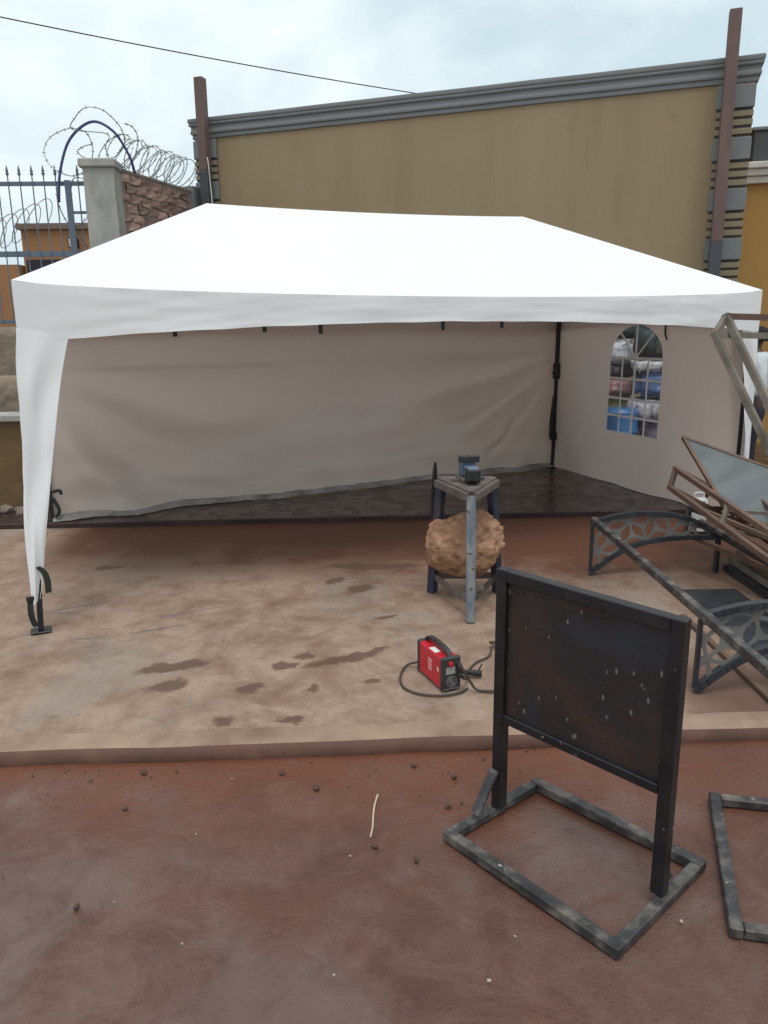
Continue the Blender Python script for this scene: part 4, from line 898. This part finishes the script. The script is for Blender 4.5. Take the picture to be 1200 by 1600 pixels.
# ------------------------------------------------------------------ welding machine
wx0, wx1, wy0, wy1, wh = 1.880, 1.990, -1.835, -1.555, 0.172
wcx, wcy = (wx0 + wx1) / 2, (wy0 + wy1) / 2
t = thing('welding_machine', 'small red portable welding machine with dark front panel on the slab', 'welder', (wcx, wcy, 0.002))
bm = B(); box(bm, (wcx, wcy, 0.010 + wh / 2), (0.100, 0.255, wh), bevel=0.006); obj('case', bm, red_plastic, t, smooth=False)
for y, n in ((wy0 + 0.006, 'front_panel'), (wy1 - 0.006, 'rear_panel')):
    bm = B(); box(bm, (wcx, y, 0.010 + wh / 2 + 0.002), (0.113, 0.024, wh + 0.014), bevel=0.008); p_ = obj(n, bm, dark_plastic, t)
    if n == 'front_panel': fp = p_
yf = wy0 - 0.0065
bm = B(); lathe(bm, (wcx - 0.006, yf + 0.002, 0.155), [(0.013, 0), (0.012, 0.012), (0.009, 0.014)], 14, (1, 0, 0), (0, 0, 1), (0, -1, 0)); obj('red_knob', bm, red_plastic, fp)
bm = B(); box(bm, (wcx - 0.006, yf - 0.0008, 0.118), (0.052, 0.002, 0.038)); obj('rating_label', bm, M('label_grey', (0.30, 0.29, 0.29), rough=0.5, bump=0), fp)
bm = B()
for r_ in (0.030, 0.022, 0.014, 0.006):
    tube(bm, [V((wcx + r_ * math.cos(a * math.pi / 10), yf - 0.001, 0.056 + r_ * math.sin(a * math.pi / 10))) for a in range(21)], 0.0018, 4, False)
for a in range(6): bar(bm, (wcx, yf - 0.001, 0.056), (wcx + 0.031 * math.cos(a * math.pi / 3 + .3), yf - 0.001, 0.056 + 0.031 * math.sin(a * math.pi / 3 + .3)), 0.002)
obj('fan_grille', bm, print_grey, fp)
bm = B(); bar(bm, (wcx - 0.046, yf - 0.001, 0.016), (wcx + 0.046, yf - 0.001, 0.016), 0.002, 0.005); obj('bottom_strip', bm, print_grey, fp)
bm = B(); lathe(bm, (wcx + 0.038, yf + 0.002, 0.150), [(0.013, 0), (0.014, 0.02), (0.010, 0.04), (0.008, 0.05)], 10, (1, 0, 0), (0, 0, 1), (0, -1, -0.3)); obj('socket', bm, black_rubber, fp)
bm = B(); lathe(bm, (wcx + 0.038, yf + 0.002, 0.095), [(0.012, 0), (0.013, 0.02), (0.009, 0.04)], 10, (1, 0, 0), (0, 0, 1), (0.2, -1, -0.2)); obj('socket', bm, black_rubber, fp)
bm = B(); hp = spline([(wcx, wy0 + 0.01, 0.180), (wcx, wy0 + 0.04, 0.208), (wcx, wcy, 0.216), (wcx, wy1 - 0.04, 0.208), (wcx, wy1 - 0.01, 0.180)], 5)
for a, b_ in zip(hp, hp[1:]): bar(bm, a, b_, 0.026, 0.016, ext=0.002)
obj('handle', bm, dark_plastic, t)
bm = B(); box(bm, (wcx - 0.026, wcy - 0.01, 0.1832), (0.034, 0.07, 0.0015)); box(bm, (wcx + 0.032, wcy - 0.06, 0.1832), (0.014, 0.03, 0.0015)); obj('top_label', bm, print_white, t)
bm = B()
for i in range(5): bar(bm, (wx0 + 0.0045, wcy - 0.02, 0.075 + i * 0.014), (wx0 + 0.0045, wcy + 0.02, 0.075 + i * 0.014), 0.002, 0.003)
box(bm, (wx0 + 0.0045, wcy - 0.09, 0.11), (0.0015, 0.012, 0.022)); obj('side_print', bm, print_white, t)
# cables
def cable(name, label, pts, r, mat=cable_mat, cat='cable'):
    bm = B(); tube(bm, spline(pts, 8), r, 7); return tag(obj(name, bm, mat, None, pts[0], True), label, cat)
cable('power_cable', 'dark cable looping on the slab around the red welding machine', [(wcx - .03, wy1 + .01, .05), (1.86, -1.475, .012), (1.80, -1.53, .009), (1.745, -1.62, .009), (1.725, -1.72, .009), (1.765, -1.81, .009), (1.86, -1.875, .009), (1.96, -1.885, .009), (2.02, -1.86, .009)], .006)
cable('welding_lead', 'welding lead running from the machine front towards the sign', [(wcx + .04, wy0 - .05, .135), (2.02, -1.885, .06), (2.05, -1.90, .014), (2.10, -1.935, .010), (2.17, -1.965, .010), (2.27, -1.95, .010), (2.40, -1.88, .010)], .007)
cable('earth_lead', 'thin earth lead running from the machine to a clamp on the slab', [(wcx + .04, wy0 - .04, .085), (2.05, -1.80, .03), (2.13, -1.68, .010), (2.22, -1.605, .009), (2.31, -1.575, .010), (2.36, -1.53, .013), (2.39, -1.485, .02), (2.43, -1.465, .032)], .006)
t = thing('earth_clamp', 'black and brass earth clamp lying on the slab behind the sign', 'clamp', (2.46, -1.455, 0.002))
bm = B(); lathe(bm, (2.455, -1.458, 0.026), [(0.012, 0), (0.022, 0.02), (0.024, 0.05), (0.022, 0.10), (0.012, 0.115)], 10, (0, 1, 0), (0, 0, 1), (0.93, -0.36, 0)); obj('grip', bm, black_rubber, t)
bm = B(); box(bm, (2.425, -1.452, 0.032), (0.05, 0.02, 0.012), (0.93, -0.36, 0), (0.36, 0.93, 0)); obj('jaw', bm, M('brass', (0.25, 0.17, 0.08), rough=0.4, metal=0.7, bump=0), t)
t = thing('electrode_holder', 'black and red electrode holder beside the red welding machine', 'holder', (2.10, -1.74, 0.002))
bm = B(); tube(bm, [(2.04, -1.70, .035), (2.10, -1.735, .028), (2.16, -1.765, .022)], [.010, .015, .018], 9); obj('grip', bm, black_rubber, t)
bm = B(); tube(bm, [(2.025, -1.695, .05), (2.07, -1.72, .047)], [.007, .008], 7); obj('lever', bm, red_plastic, t)
bm = B(); bar(bm, (2.145, -1.75, .03), (2.165, -1.76, .075), .006); obj('trigger', bm, black_rubber, t)

# ------------------------------------------------------------------ three-legged vise stand, vise, rock
f1, f2, f3 = V((2.541, -.43, .002)), V((2.961, -.63, .002)), V((2.502, -1.048, .002))
ctr = (f1 + f2 + f3) / 3
SZ = 0.82
def topof(f): return V((ctr.x + (f.x - ctr.x) * 0.74, ctr.y + (f.y - ctr.y) * 0.74, SZ))
t = thing('vise_stand', 'three legged worn blue steel stand with triangular top plate', 'stand', ctr)
lm = [blue_paint, blue_paint, worn_leg]
for f, mm_ in zip((f1, f2, f3), lm):
    bm = B(); bar(bm, f, topof(f) - V((0, 0, .012)), 0.058, up=(f - ctr).normalized(), bevel=0.004); obj('leg', bm, mm_, t)
tops = [ctr + (topof(f) - V((ctr.x, ctr.y, SZ))) * 1.28 + V((0, 0, SZ)) for f in (f1, f2, f3)]
for a, b_ in ((0, 1), (1, 2), (2, 0)):
    bm = B(); n_ = ((tops[b_] - tops[a]).normalized()); bar(bm, tops[a] + n_ * .055 - V((0, 0, .016)), tops[b_] - n_ * .055 - V((0, 0, .016)), 0.05, 0.05, bevel=0.003); obj('top_rail', bm, plate_mat, t)
bm = B(); q = []
for i in range(3):
    p = tops[i]; a = (tops[(i + 2) % 3] - p).normalized() * .05; b_ = (tops[(i + 1) % 3] - p).normalized() * .05; q += [p + a, p + b_]
prism(bm, [p + V((0, 0, .0095)) for p in q], (0, 0, .012)); obj('top_plate', bm, plate_mat, t)
lz = 0.125
low = [f.lerp(topof(f), lz / SZ) for f in (f1, f2, f3)]
for a, b_ in ((0, 1), (1, 2), (2, 0)):
    bm = B(); n_ = (low[b_] - low[a]).normalized(); bar(bm, low[a] + n_ * .03, low[b_] - n_ * .03, 0.012, 0.045); obj('lower_brace', bm, plate_mat if (a, b_) != (1, 2) else base_grey, t)
# rock resting on the lower braces
bm = B(); bmesh.ops.create_icosphere(bm, subdivisions=5, radius=1.0)
random.seed(3); RPL = [(V((random.gauss(0, 1), random.gauss(0, 1), random.gauss(0, 1))).normalized(), random.uniform(.84, .97)) for _ in range(16)]
rc = V((ctr.x + 0.035, ctr.y + 0.075, 0.385)); xr = E1; yr = E2
for v_ in bm.verts:
    d = v_.co.normalized(); k = 1.02 + 0.16 * nz(d.x * 1.4, d.y * 1.4, d.z * 1.4 + 3) + 0.13 * nz(d.x * 3.2, d.y * 3.2 + 5, d.z * 3.2) - 0.10 * abs(nz(d.x * 6, d.y * 6, d.z * 6)) - 0.07 * abs(nz(d.x * 13 + 2, d.y * 13, d.z * 13)) + 0.04 * nz(d.x * 26 + 2, d.y * 26, d.z * 26)
    k = (k - 1) * 0.8 + min(1.12, min(hh / max(0.05, d.dot(nn)) for nn, hh in RPL))
    pit = nz(d.x * 6 + 9, d.y * 6, d.z * 6)
    vdist = noise.voronoi(d * 6.5)[0][0]; k -= 0.05 * max(0, 0.45 - vdist) / 0.45
    if pit > 0.28: k -= (pit - 0.28) * 0.5
    p = d * k; zz = p.z * 0.238
    if zz < -0.20: zz = -0.20 + (zz + 0.20) * 0.25
    v_.co = rc + xr * (p.x * 0.262) + yr * (p.y * 0.15) + V((0, 0, zz))
tag(obj('rock', bm, rock_mat, None, rc, True), 'large rough brown rock weighing down the vise stand', 'rock')
# vise
vb = ctr + V((0.0, -0.01, SZ + 0.0225)); vf = V((-0.25, -0.97, 0)).normalized(); vs_ = V((-vf.y, vf.x, 0))
t = thing('bench_vise', 'worn blue grey bench vise bolted on the triangular stand top', 'vise', vb)
def VB(f, s, z): return vb + vf * f + vs_ * s + V((0, 0, z))
bm = B(); box(bm, VB(-0.02, 0, .016), (.17, .13, .03), vf, vs_, bevel=.006); box(bm, VB(-0.03, .085, .008), (.05, .05, .014), vf, vs_); box(bm, VB(-0.03, -.085, .008), (.05, .05, .014), vf, vs_); obj('base', bm, plate_mat, t)
bm = B(); box(bm, VB(-0.05, 0, .09), (.09, .10, .118), vf, vs_, bevel=.008); obj('fixed_body', bm, vise_blue, t)
bm = B(); box(bm, VB(0.06, 0, .075), (.12, .075, .07), vf, vs_, bevel=.006); obj('moving_body', bm, vise_blue, t)
bm = B(); box(bm, VB(0.095, 0, .058), (.075, .088, .085), vf, vs_, bevel=.008); obj('screw_housing', bm, vise_dark, t)
for f in (-.022, .012):
    bm = B(); box(bm, VB(f, 0, .150), (.022, .13, .042), vf, vs_, bevel=.003); obj('jaw', bm, vise_dark, t)
bm = B(); bar(bm, VB(0.15, -.06, .045), VB(0.15, .06, .045), .012); lathe(bm, VB(.13, 0, .045), [(.016, 0), (.016, .03)], 10, vs_, V((0, 0, 1)), vf); obj('screw_handle', bm, vise_dark, t)
# pinch bar leaning on the stand
t = thing('pry_bar', 'black bar with dark red lower half leaning against the vise stand', 'bar', tops[0] + V((-.06, -.02, 0)))
pb0 = V((2.60, -.268, .004)); pb1 = V((2.545, -.468, 0.945)); pm = pb0.lerp(pb1, 0.56)
t.location = pb0
bm = B(); tube(bm, [pb0, pm], .014, 9); obj('red_grip', bm, red_handle, t, None, True, 40)
bm = B(); tube(bm, [pm, pb0.lerp(pb1, .8), pb0.lerp(pb1, .93), pb1], [.015, .019, .017, .008], 9); obj('shaft', bm, black_steel, t, None, True, 40)

# ------------------------------------------------------------------ curved awning frame with cut-out side panels
AO = V((3.80, -.596, .004)); AN = V((-.387, -.922, 0)).normalized(); AM = V((.922, -.387, 0)).normalized()
aw_paint = M('awning_paint', [(0.25, (0.10, 0.097, 0.092)), (0.6, (0.17, 0.165, 0.158)), (0.9, (0.22, 0.20, 0.18))], scale=6, rough=0.5, bump=0.2)
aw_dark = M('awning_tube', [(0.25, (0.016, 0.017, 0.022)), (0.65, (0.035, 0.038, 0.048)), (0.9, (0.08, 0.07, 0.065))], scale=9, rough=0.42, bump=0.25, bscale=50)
UPc = [(0.0, .405), (.10, .433), (.206, .457), (.30, .467), (.40, .470), (.50, .466), (.589, .456), (.68, .434), (.762, .405), (.86, .355), (.95, .30)]
LOc = [(0.0, 0.012), (.09, .085), (.176, .149), (.27, .2), (.365, .237), (.47, .259), (.579, .273), (.69, .279), (.795, .282), (.95, .275)]
def ip(tab, s):
    for (a, za), (b_, zb) in zip(tab, tab[1:]):
        if s <= b_: return za + (zb - za) * (s - a) / (b_ - a)
    return tab[-1][1]
def hole(x, z, a=0.185):
    """leaf-shaped cut-outs along every edge of a triangular lattice"""
    for k in range(3):
        th = k * math.pi / 3 + 0.26; c_, s_ = math.cos(th), math.sin(th)
        px, pz = x * c_ + z * s_, -x * s_ + z * c_
        hgt = a * math.sqrt(3) / 2; rowi = round(pz / hgt); dz_ = pz - rowi * hgt
        xx = (px + (0.5 * a if rowi % 2 else 0)) % a / a
        if 0.13 < xx < 0.87 and abs(dz_) < 0.165 * a * math.sin(math.pi * (xx - .13) / .74): return True
    return False
t = thing('awning_frame', 'black curved awning frame with leaf pattern side panels lying on the slab', 'awning', AO)
def AP(s, n, z): return AO + AM * s + AN * n + V((0, 0, z))
for n_ in (0.0, 1.925):
    bm = B(); stp = .0055; nx = int(.95 / stp); cache = {}
    def gv(i, j):
        if (i, j) not in cache: cache[(i, j)] = bm.verts.new(AP(i * stp, n_, j * stp))
        return cache[(i, j)]
    for i in range(2, nx):
        s = (i + .5) * stp; lo, hi = ip(LOc, s) + .004, ip(UPc, s) - .004
        for j in range(int(lo / stp) + 1, int(hi / stp)):
            if not hole(s, (j + .5) * stp): bm.faces.new((gv(i, j), gv(i + 1, j), gv(i + 1, j + 1), gv(i, j + 1)))
    g_ = bmesh.ops.extrude_face_region(bm, geom=bm.faces[:])
    bmesh.ops.translate(bm, vec=AN * .003, verts=[v_ for v_ in g_['geom'] if isinstance(v_, bmesh.types.BMVert)])
    obj('cut_out_panel', bm, aw_paint, t)
    for tab, nm in ((UPc, 'upper_arc'), (LOc, 'lower_arc')):
        bm = B(); pp = spline([AP(s, n_, z) for s, z in tab], 3)
        for p, q_ in zip(pp, pp[1:]): bar(bm, p, q_, .044, .034, ext=.003)
        obj(nm, bm, aw_dark, t)
    bm = B(); bar(bm, AP(.0, n_, .03), AP(.0, n_, .39), .022, up=AN); obj('end_bar', bm, aw_dark, t)
bm = B(); bar(bm, AP(.006, -.02, .423), AP(.006, 2.75, .423), .042, .046, bevel=.003); obj('front_bar', bm, base_grey, t)
bm = B(); bar(bm, AP(.955, -.02, .30), AP(.955, 2.75, .30), .03, .04, bevel=.003); obj('rear_bar', bm, aw_dark, t)
bm = B(); bar(bm, AP(.80, .02, .41), AP(.80, 2.75, .41), .03, .03, bevel=.003); obj('middle_bar', bm, base_grey, t)
for n_ in (0.0, 1.925):
    bm = B(); bar(bm, AP(.955, n_, .004), AP(.955, n_, .279), .03); obj('prop', bm, aw_dark, t)
bm = B(); bar(bm, AP(.35, .9, .012), AP(.33, 2.1, .012), .03, .02); tag(obj('steel_strip', bm, rust, None, AP(.35, .9, 0)), 'rusty steel strip lying on the floor under the awning frame', 'strip')

bm = B(); box(bm, AP(.70, 1.55, .006), (2.3, .44, .006), AN, AM); tag(obj('floor_shade_sheet', bm, aw_dark, None, AP(.70, 1.55, .003)), 'dark flat sheet added on the floor as shade under the awning frame', 'sheet')  # dark sheet added to stand in for the shade on the floor here
# ------------------------------------------------------------------ steel box frames and sheet stacked beyond the awning
def box_frame(name, label, P, a, b_, c, w, mats, braces=(), group='steel frames stacked beside the tent', cat='frame'):
    """twelve-edge tubular frame from corner P with edge vectors a (short), b_ (long), c (cross)"""
    a, b_, c, P = V(a), V(b_), V(c), V(P); lowz = min((P + i * a + j * b_ + k * c).z for i in (0, 1) for j in (0, 1) for k in (0, 1))
    t = thing(name, label, cat, P + b_ + a, group); n = 0
    for j in (0, 1):
        for k in (0, 1):
            bm = B(); q = P + b_ * j + c * k; bar(bm, q, q + a, w * .92); obj('short_tube', bm, mats[n % len(mats)], t); n += 1
    for i in (0, 1):
        for k in (0, 1):
            bm = B(); q = P + a * i + c * k; bar(bm, q, q + b_, w, ext=w * .4); obj('long_tube', bm, mats[n % len(mats)], t); n += 1
    for i in (0, 1):
        for j in (0, 1):
            bm = B(); q = P + a * i + b_ * j; bar(bm, q, q + c, w * .96); obj('cross_tube', bm, mats[n % len(mats)], t); n += 1
    for x, y in braces:
        bm = B(); bar(bm, P + a * x[0] + b_ * x[1] + c * x[2], P + a * y[0] + b_ * y[1] + c * y[2], w * .8); obj('brace', bm, mats[n % len(mats)], t); n += 1
    return t
P1 = V((5.17, -.40, 1.90))
box_frame('box_frame', 'tall leaning box frame of bare steel tube in front of the tent corner', P1, (-.105, -.0, -.14), (.30, -.98, -1.745), (.62, -.12, -.02), .05, [bare_steel, bare_steel, bare_steel, rust, bare_steel])
P3 = V((4.38, -.79, .80))
box_frame('box_frame', 'low tilted box frame of rusty tube resting on the awning frame', P3, (-.05, -.01, -.135), (-.30, -1.18, -.22), (.85, -.05, -.42), .034, [rust, bare_steel, rust, rust], [((1, .28, 0), (1, .75, .4)), ((0, .55, 0), (1, .55, 0)), ((1, .3, .05), (0, .95, .5))])
# framed grey sheet
PP = V((4.912, -.311, .938)); pu = V((.50, -1.14, -.33)); pv = V((-.254, -.656, -.362)) * .82; pn = pv.cross(pu).normalized()
t = thing('framed_sheet', 'framed grey sheet metal panel leaning on the rusty frame', 'panel', PP + pv)
bm = B(); prism(bm, [PP, PP + pu, PP + pu + pv * 1.4, PP + pv * 1.4], pn * .004); obj('sheet', bm, sheet_grey, t)
for p, q_ in ((PP, PP + pu), (PP, PP + pv * 1.4), (PP + pu, PP + pu + pv * 1.4), (PP + pv * 1.4, PP + pu + pv * 1.4)):
    bm = B(); bar(bm, p - pn * .004, q_ - pn * .004, .024, .03, up=pn, ext=.012); obj('frame_tube', bm, rust, t)
# dark gate leaf added lying flat, to deepen the shade under the frames
t = thing('shade_gate', 'dark gate leaf added flat to deepen the shade under the stacked frames', 'gate', AP(1.35, 1.0, 0))
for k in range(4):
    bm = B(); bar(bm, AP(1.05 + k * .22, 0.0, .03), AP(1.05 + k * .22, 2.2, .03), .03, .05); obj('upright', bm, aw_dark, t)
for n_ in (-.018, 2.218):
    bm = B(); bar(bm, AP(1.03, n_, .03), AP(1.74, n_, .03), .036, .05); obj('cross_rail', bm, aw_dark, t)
bm = B(); box(bm, AP(1.38, 1.1, .058), (2.2, .7, .005), AN, AM); obj('gate_shade_sheet', bm, aw_dark, t)
# loose rusty tubes heaped behind the awning
random.seed(21)
for k in range(10):
    sx = 1.10 + (k % 5) * .13 + random.uniform(-.02, .02); zz = .09 + (k // 5) * .075; n0 = random.uniform(-.35, .1); n1 = random.uniform(1.9, 2.5)
    bm = B(); bar(bm, AP(sx + random.uniform(-.03, .03), n0, zz), AP(sx + random.uniform(-.05, .05), n1, zz + random.uniform(0, .01)), .045, .05, bevel=.003)
    tag(obj('steel_tube', bm, rust if k % 3 else bare_steel, None, AP(sx, n0, zz)), 'rusty square steel tube in the heap under the stacked frames', 'tube', 'steel tubes heaped behind the awning frame')
box_frame('box_frame', 'dark rusty box frame lying lowest behind the awning frame', V((4.62, -.72, .46)), (-.03, 0, -.2), (-.12, -1.35, -.06), (.9, -.2, -.06), .032, [rust, aw_dark, rust], [((0, .2, .1), (0, .8, .8)), ((0, .45, 0), (0, .45, 1)), ((0, .7, 0), (1, .7, 0))])
for k, (p, q_) in enumerate(((AP(1.0, .15, .36), AP(1.5, 2.3, .62)), (AP(1.25, -.2, .60), AP(.98, 2.2, .33)), (AP(1.05, .5, .50), AP(1.75, 2.1, .30)), (AP(1.5, -.3, .33), AP(1.12, 2.4, .52)), (AP(.9, .35, .56), AP(1.55, 1.5, .74)))):
    bm = B(); bar(bm, p, q_, .024, .024); tag(obj('steel_rod', bm, rust if k % 2 else bare_steel, None, p), 'thin rusty steel bar lying across the stacked frames', 'bar', 'thin bars lying across the stacked frames')
# white jerrycan
jb = V((5.44, -.03, .003)); t = thing('jerrycan', 'white plastic jerrycan standing behind the low rusty frame', 'jerrycan', jb)
bm = B(); box(bm, jb + V((0, 0, .165)), (.13, .11, .33), AM, AN, bevel=.025); obj('can_body', bm, M('white_plastic', (0.68, 0.68, 0.66), rough=0.4, bump=0), t, None, True, 40)
bm = B(); tube(bm, spline([jb + AM * -.05 + V((0, 0, .325)), jb + AM * -.04 + V((0, 0, .365)), jb + AM * .03 + V((0, 0, .365)), jb + AM * .04 + V((0, 0, .325))], 4), .011, 7); obj('handle', bm, bpy.data.materials['white_plastic'], t)
bm = B(); lathe(bm, jb + AM * .062 + V((0, 0, .328)), [(.018, 0), (.018, .03), (.014, .034)], 10); obj('cap', bm, black_rubber, t)

# ------------------------------------------------------------------ rubble, pebbles, litter, twig
def stone(name, label, cat, p, r, mat, group, seed, flat=.65):
    bm = B(); bmesh.ops.create_icosphere(bm, subdivisions=2, radius=1.0)
    for v_ in bm.verts:
        d = v_.co.copy(); k = 1 + .3 * nz(d.x * 1.5 + seed * 3.7, d.y * 1.5, d.z * 1.5) + .12 * nz(d.x * 4, d.y * 4 + seed, d.z * 4); v_.co = V((d.x * k * r, d.y * k * r * .8, max(-.35, d.z * k) * r * flat)) + V(p) + V((0, 0, .33 * r * flat))
    return tag(obj(name, bm, mat, None, p), label, cat, group)
for i in range(11):
    u = -1.75 + random.uniform(-.45, .42); v = 3.14 + random.uniform(-.20, .12)
    stone('rubble_stone', 'broken rubble stone lying at the foot of the low ochre wall', 'stone', S(u, v, .052), random.uniform(.04, .09), rubble_mat, 'rubble stones along the low ochre wall', i)
bm = B(); random.seed(11)
def peb(bm, p, r):
    rot = Matrix.Rotation(random.uniform(0, 6), 4, 'Z') @ Matrix.Diagonal((1, random.uniform(.6, 1), random.uniform(.45, .8), 1)); q_ = bmesh.ops.create_icosphere(bm, subdivisions=1, radius=r, matrix=Matrix.Translation(p) @ rot)
    for v_ in q_['verts']: v_.co += V((random.uniform(-1, 1), random.uniform(-1, 1), random.uniform(-1, 1))) * r * .18
for i in range(110):
    u = random.uniform(-.8, 4.2)
    if i < 80: v = -1.50 - abs(random.gauss(0, .16)); r = random.choice((.003, .004, .005, .006, .009)) * random.uniform(.7, 1.3)
    else: v = random.uniform(-3.9, -1.6); r = random.uniform(.002, .005)
    peb(bm, S(u, v, -.058 + r * .1), r)
for (x, y), r in (((1.05, -2.29), .02), ((.95, -2.12), .016), ((1.5, -2.3), .016), ((1.62, -2.45), .015), ((1.13, -2.73), .016), ((1.24, -2.86), .014), ((.4, -1.86), .018), ((.30, -2.1), .014), ((.1, -2.6), .014), ((1.5, -2.62), .016)): peb(bm, V((x, y, -.056 + r * .3)), r)
tag(obj('gravel', bm, pebble_mat), 'scattered small pebbles on the red road along the kerb', 'gravel', kind='stuff')
bm = B()
for i in range(20):
    u = random.uniform(-.7, 3.6); v = random.uniform(-3.7, -1.65); r = random.uniform(.003, .008); p = S(u, v, -.052 + 0.004); a = random.uniform(0, 6)
    prism(bm, [p + V((math.cos(a + k) * r * random.uniform(.6, 1.3), math.sin(a + k) * r * random.uniform(.6, 1.3), random.uniform(0, .003))) for k in (0, 1.5, 3.1, 4.6)], (0, 0, .0025))
tag(obj('litter', bm, litter_mat), 'tiny pale scraps of litter scattered on the red road', 'litter', kind='stuff')
bm = B(); tube(bm, spline([(1.262, -2.452, -.040), (1.225, -2.51, -.036), (1.195, -2.565, -.040), (1.165, -2.63, -.044), (1.135, -2.68, -.046)], 4), [.0035] * 17, 6)
tag(obj('twig', bm, twig_mat, None, (1.2, -2.57, -.05)), 'pale dry twig lying on the wet red road', 'twig')
for p, r, l_ in (((3.05, -2.20, .012), .035, 'curled yellow brown leaf on the slab under the awning panel'), ((1.02, -3.62, -.045), .013, 'small pale green leaf on the road near the sign base')):
    bm = B(); rr = random.uniform(0, 3); cs, sn = math.cos(rr), math.sin(rr)
    grid(bm, 6, 4, lambda a, b_: V(p) + V((cs, sn, 0)) * (a - .5) * 2 * r + V((-sn, cs, 0)) * (b_ - .5) * 1.3 * r * math.sin(math.pi * (.08 + .84 * a)) + V((0, 0, .4 * r * (abs(b_ - .5) * 2) ** 2 + .2 * r * math.sin(a * 5))))
    o = obj('fallen_leaf', bm, leaf_mat, None, p, True); tag(o, l_, 'leaf'); md = o.modifiers.new('s', 'SOLIDIFY'); md.thickness = .001
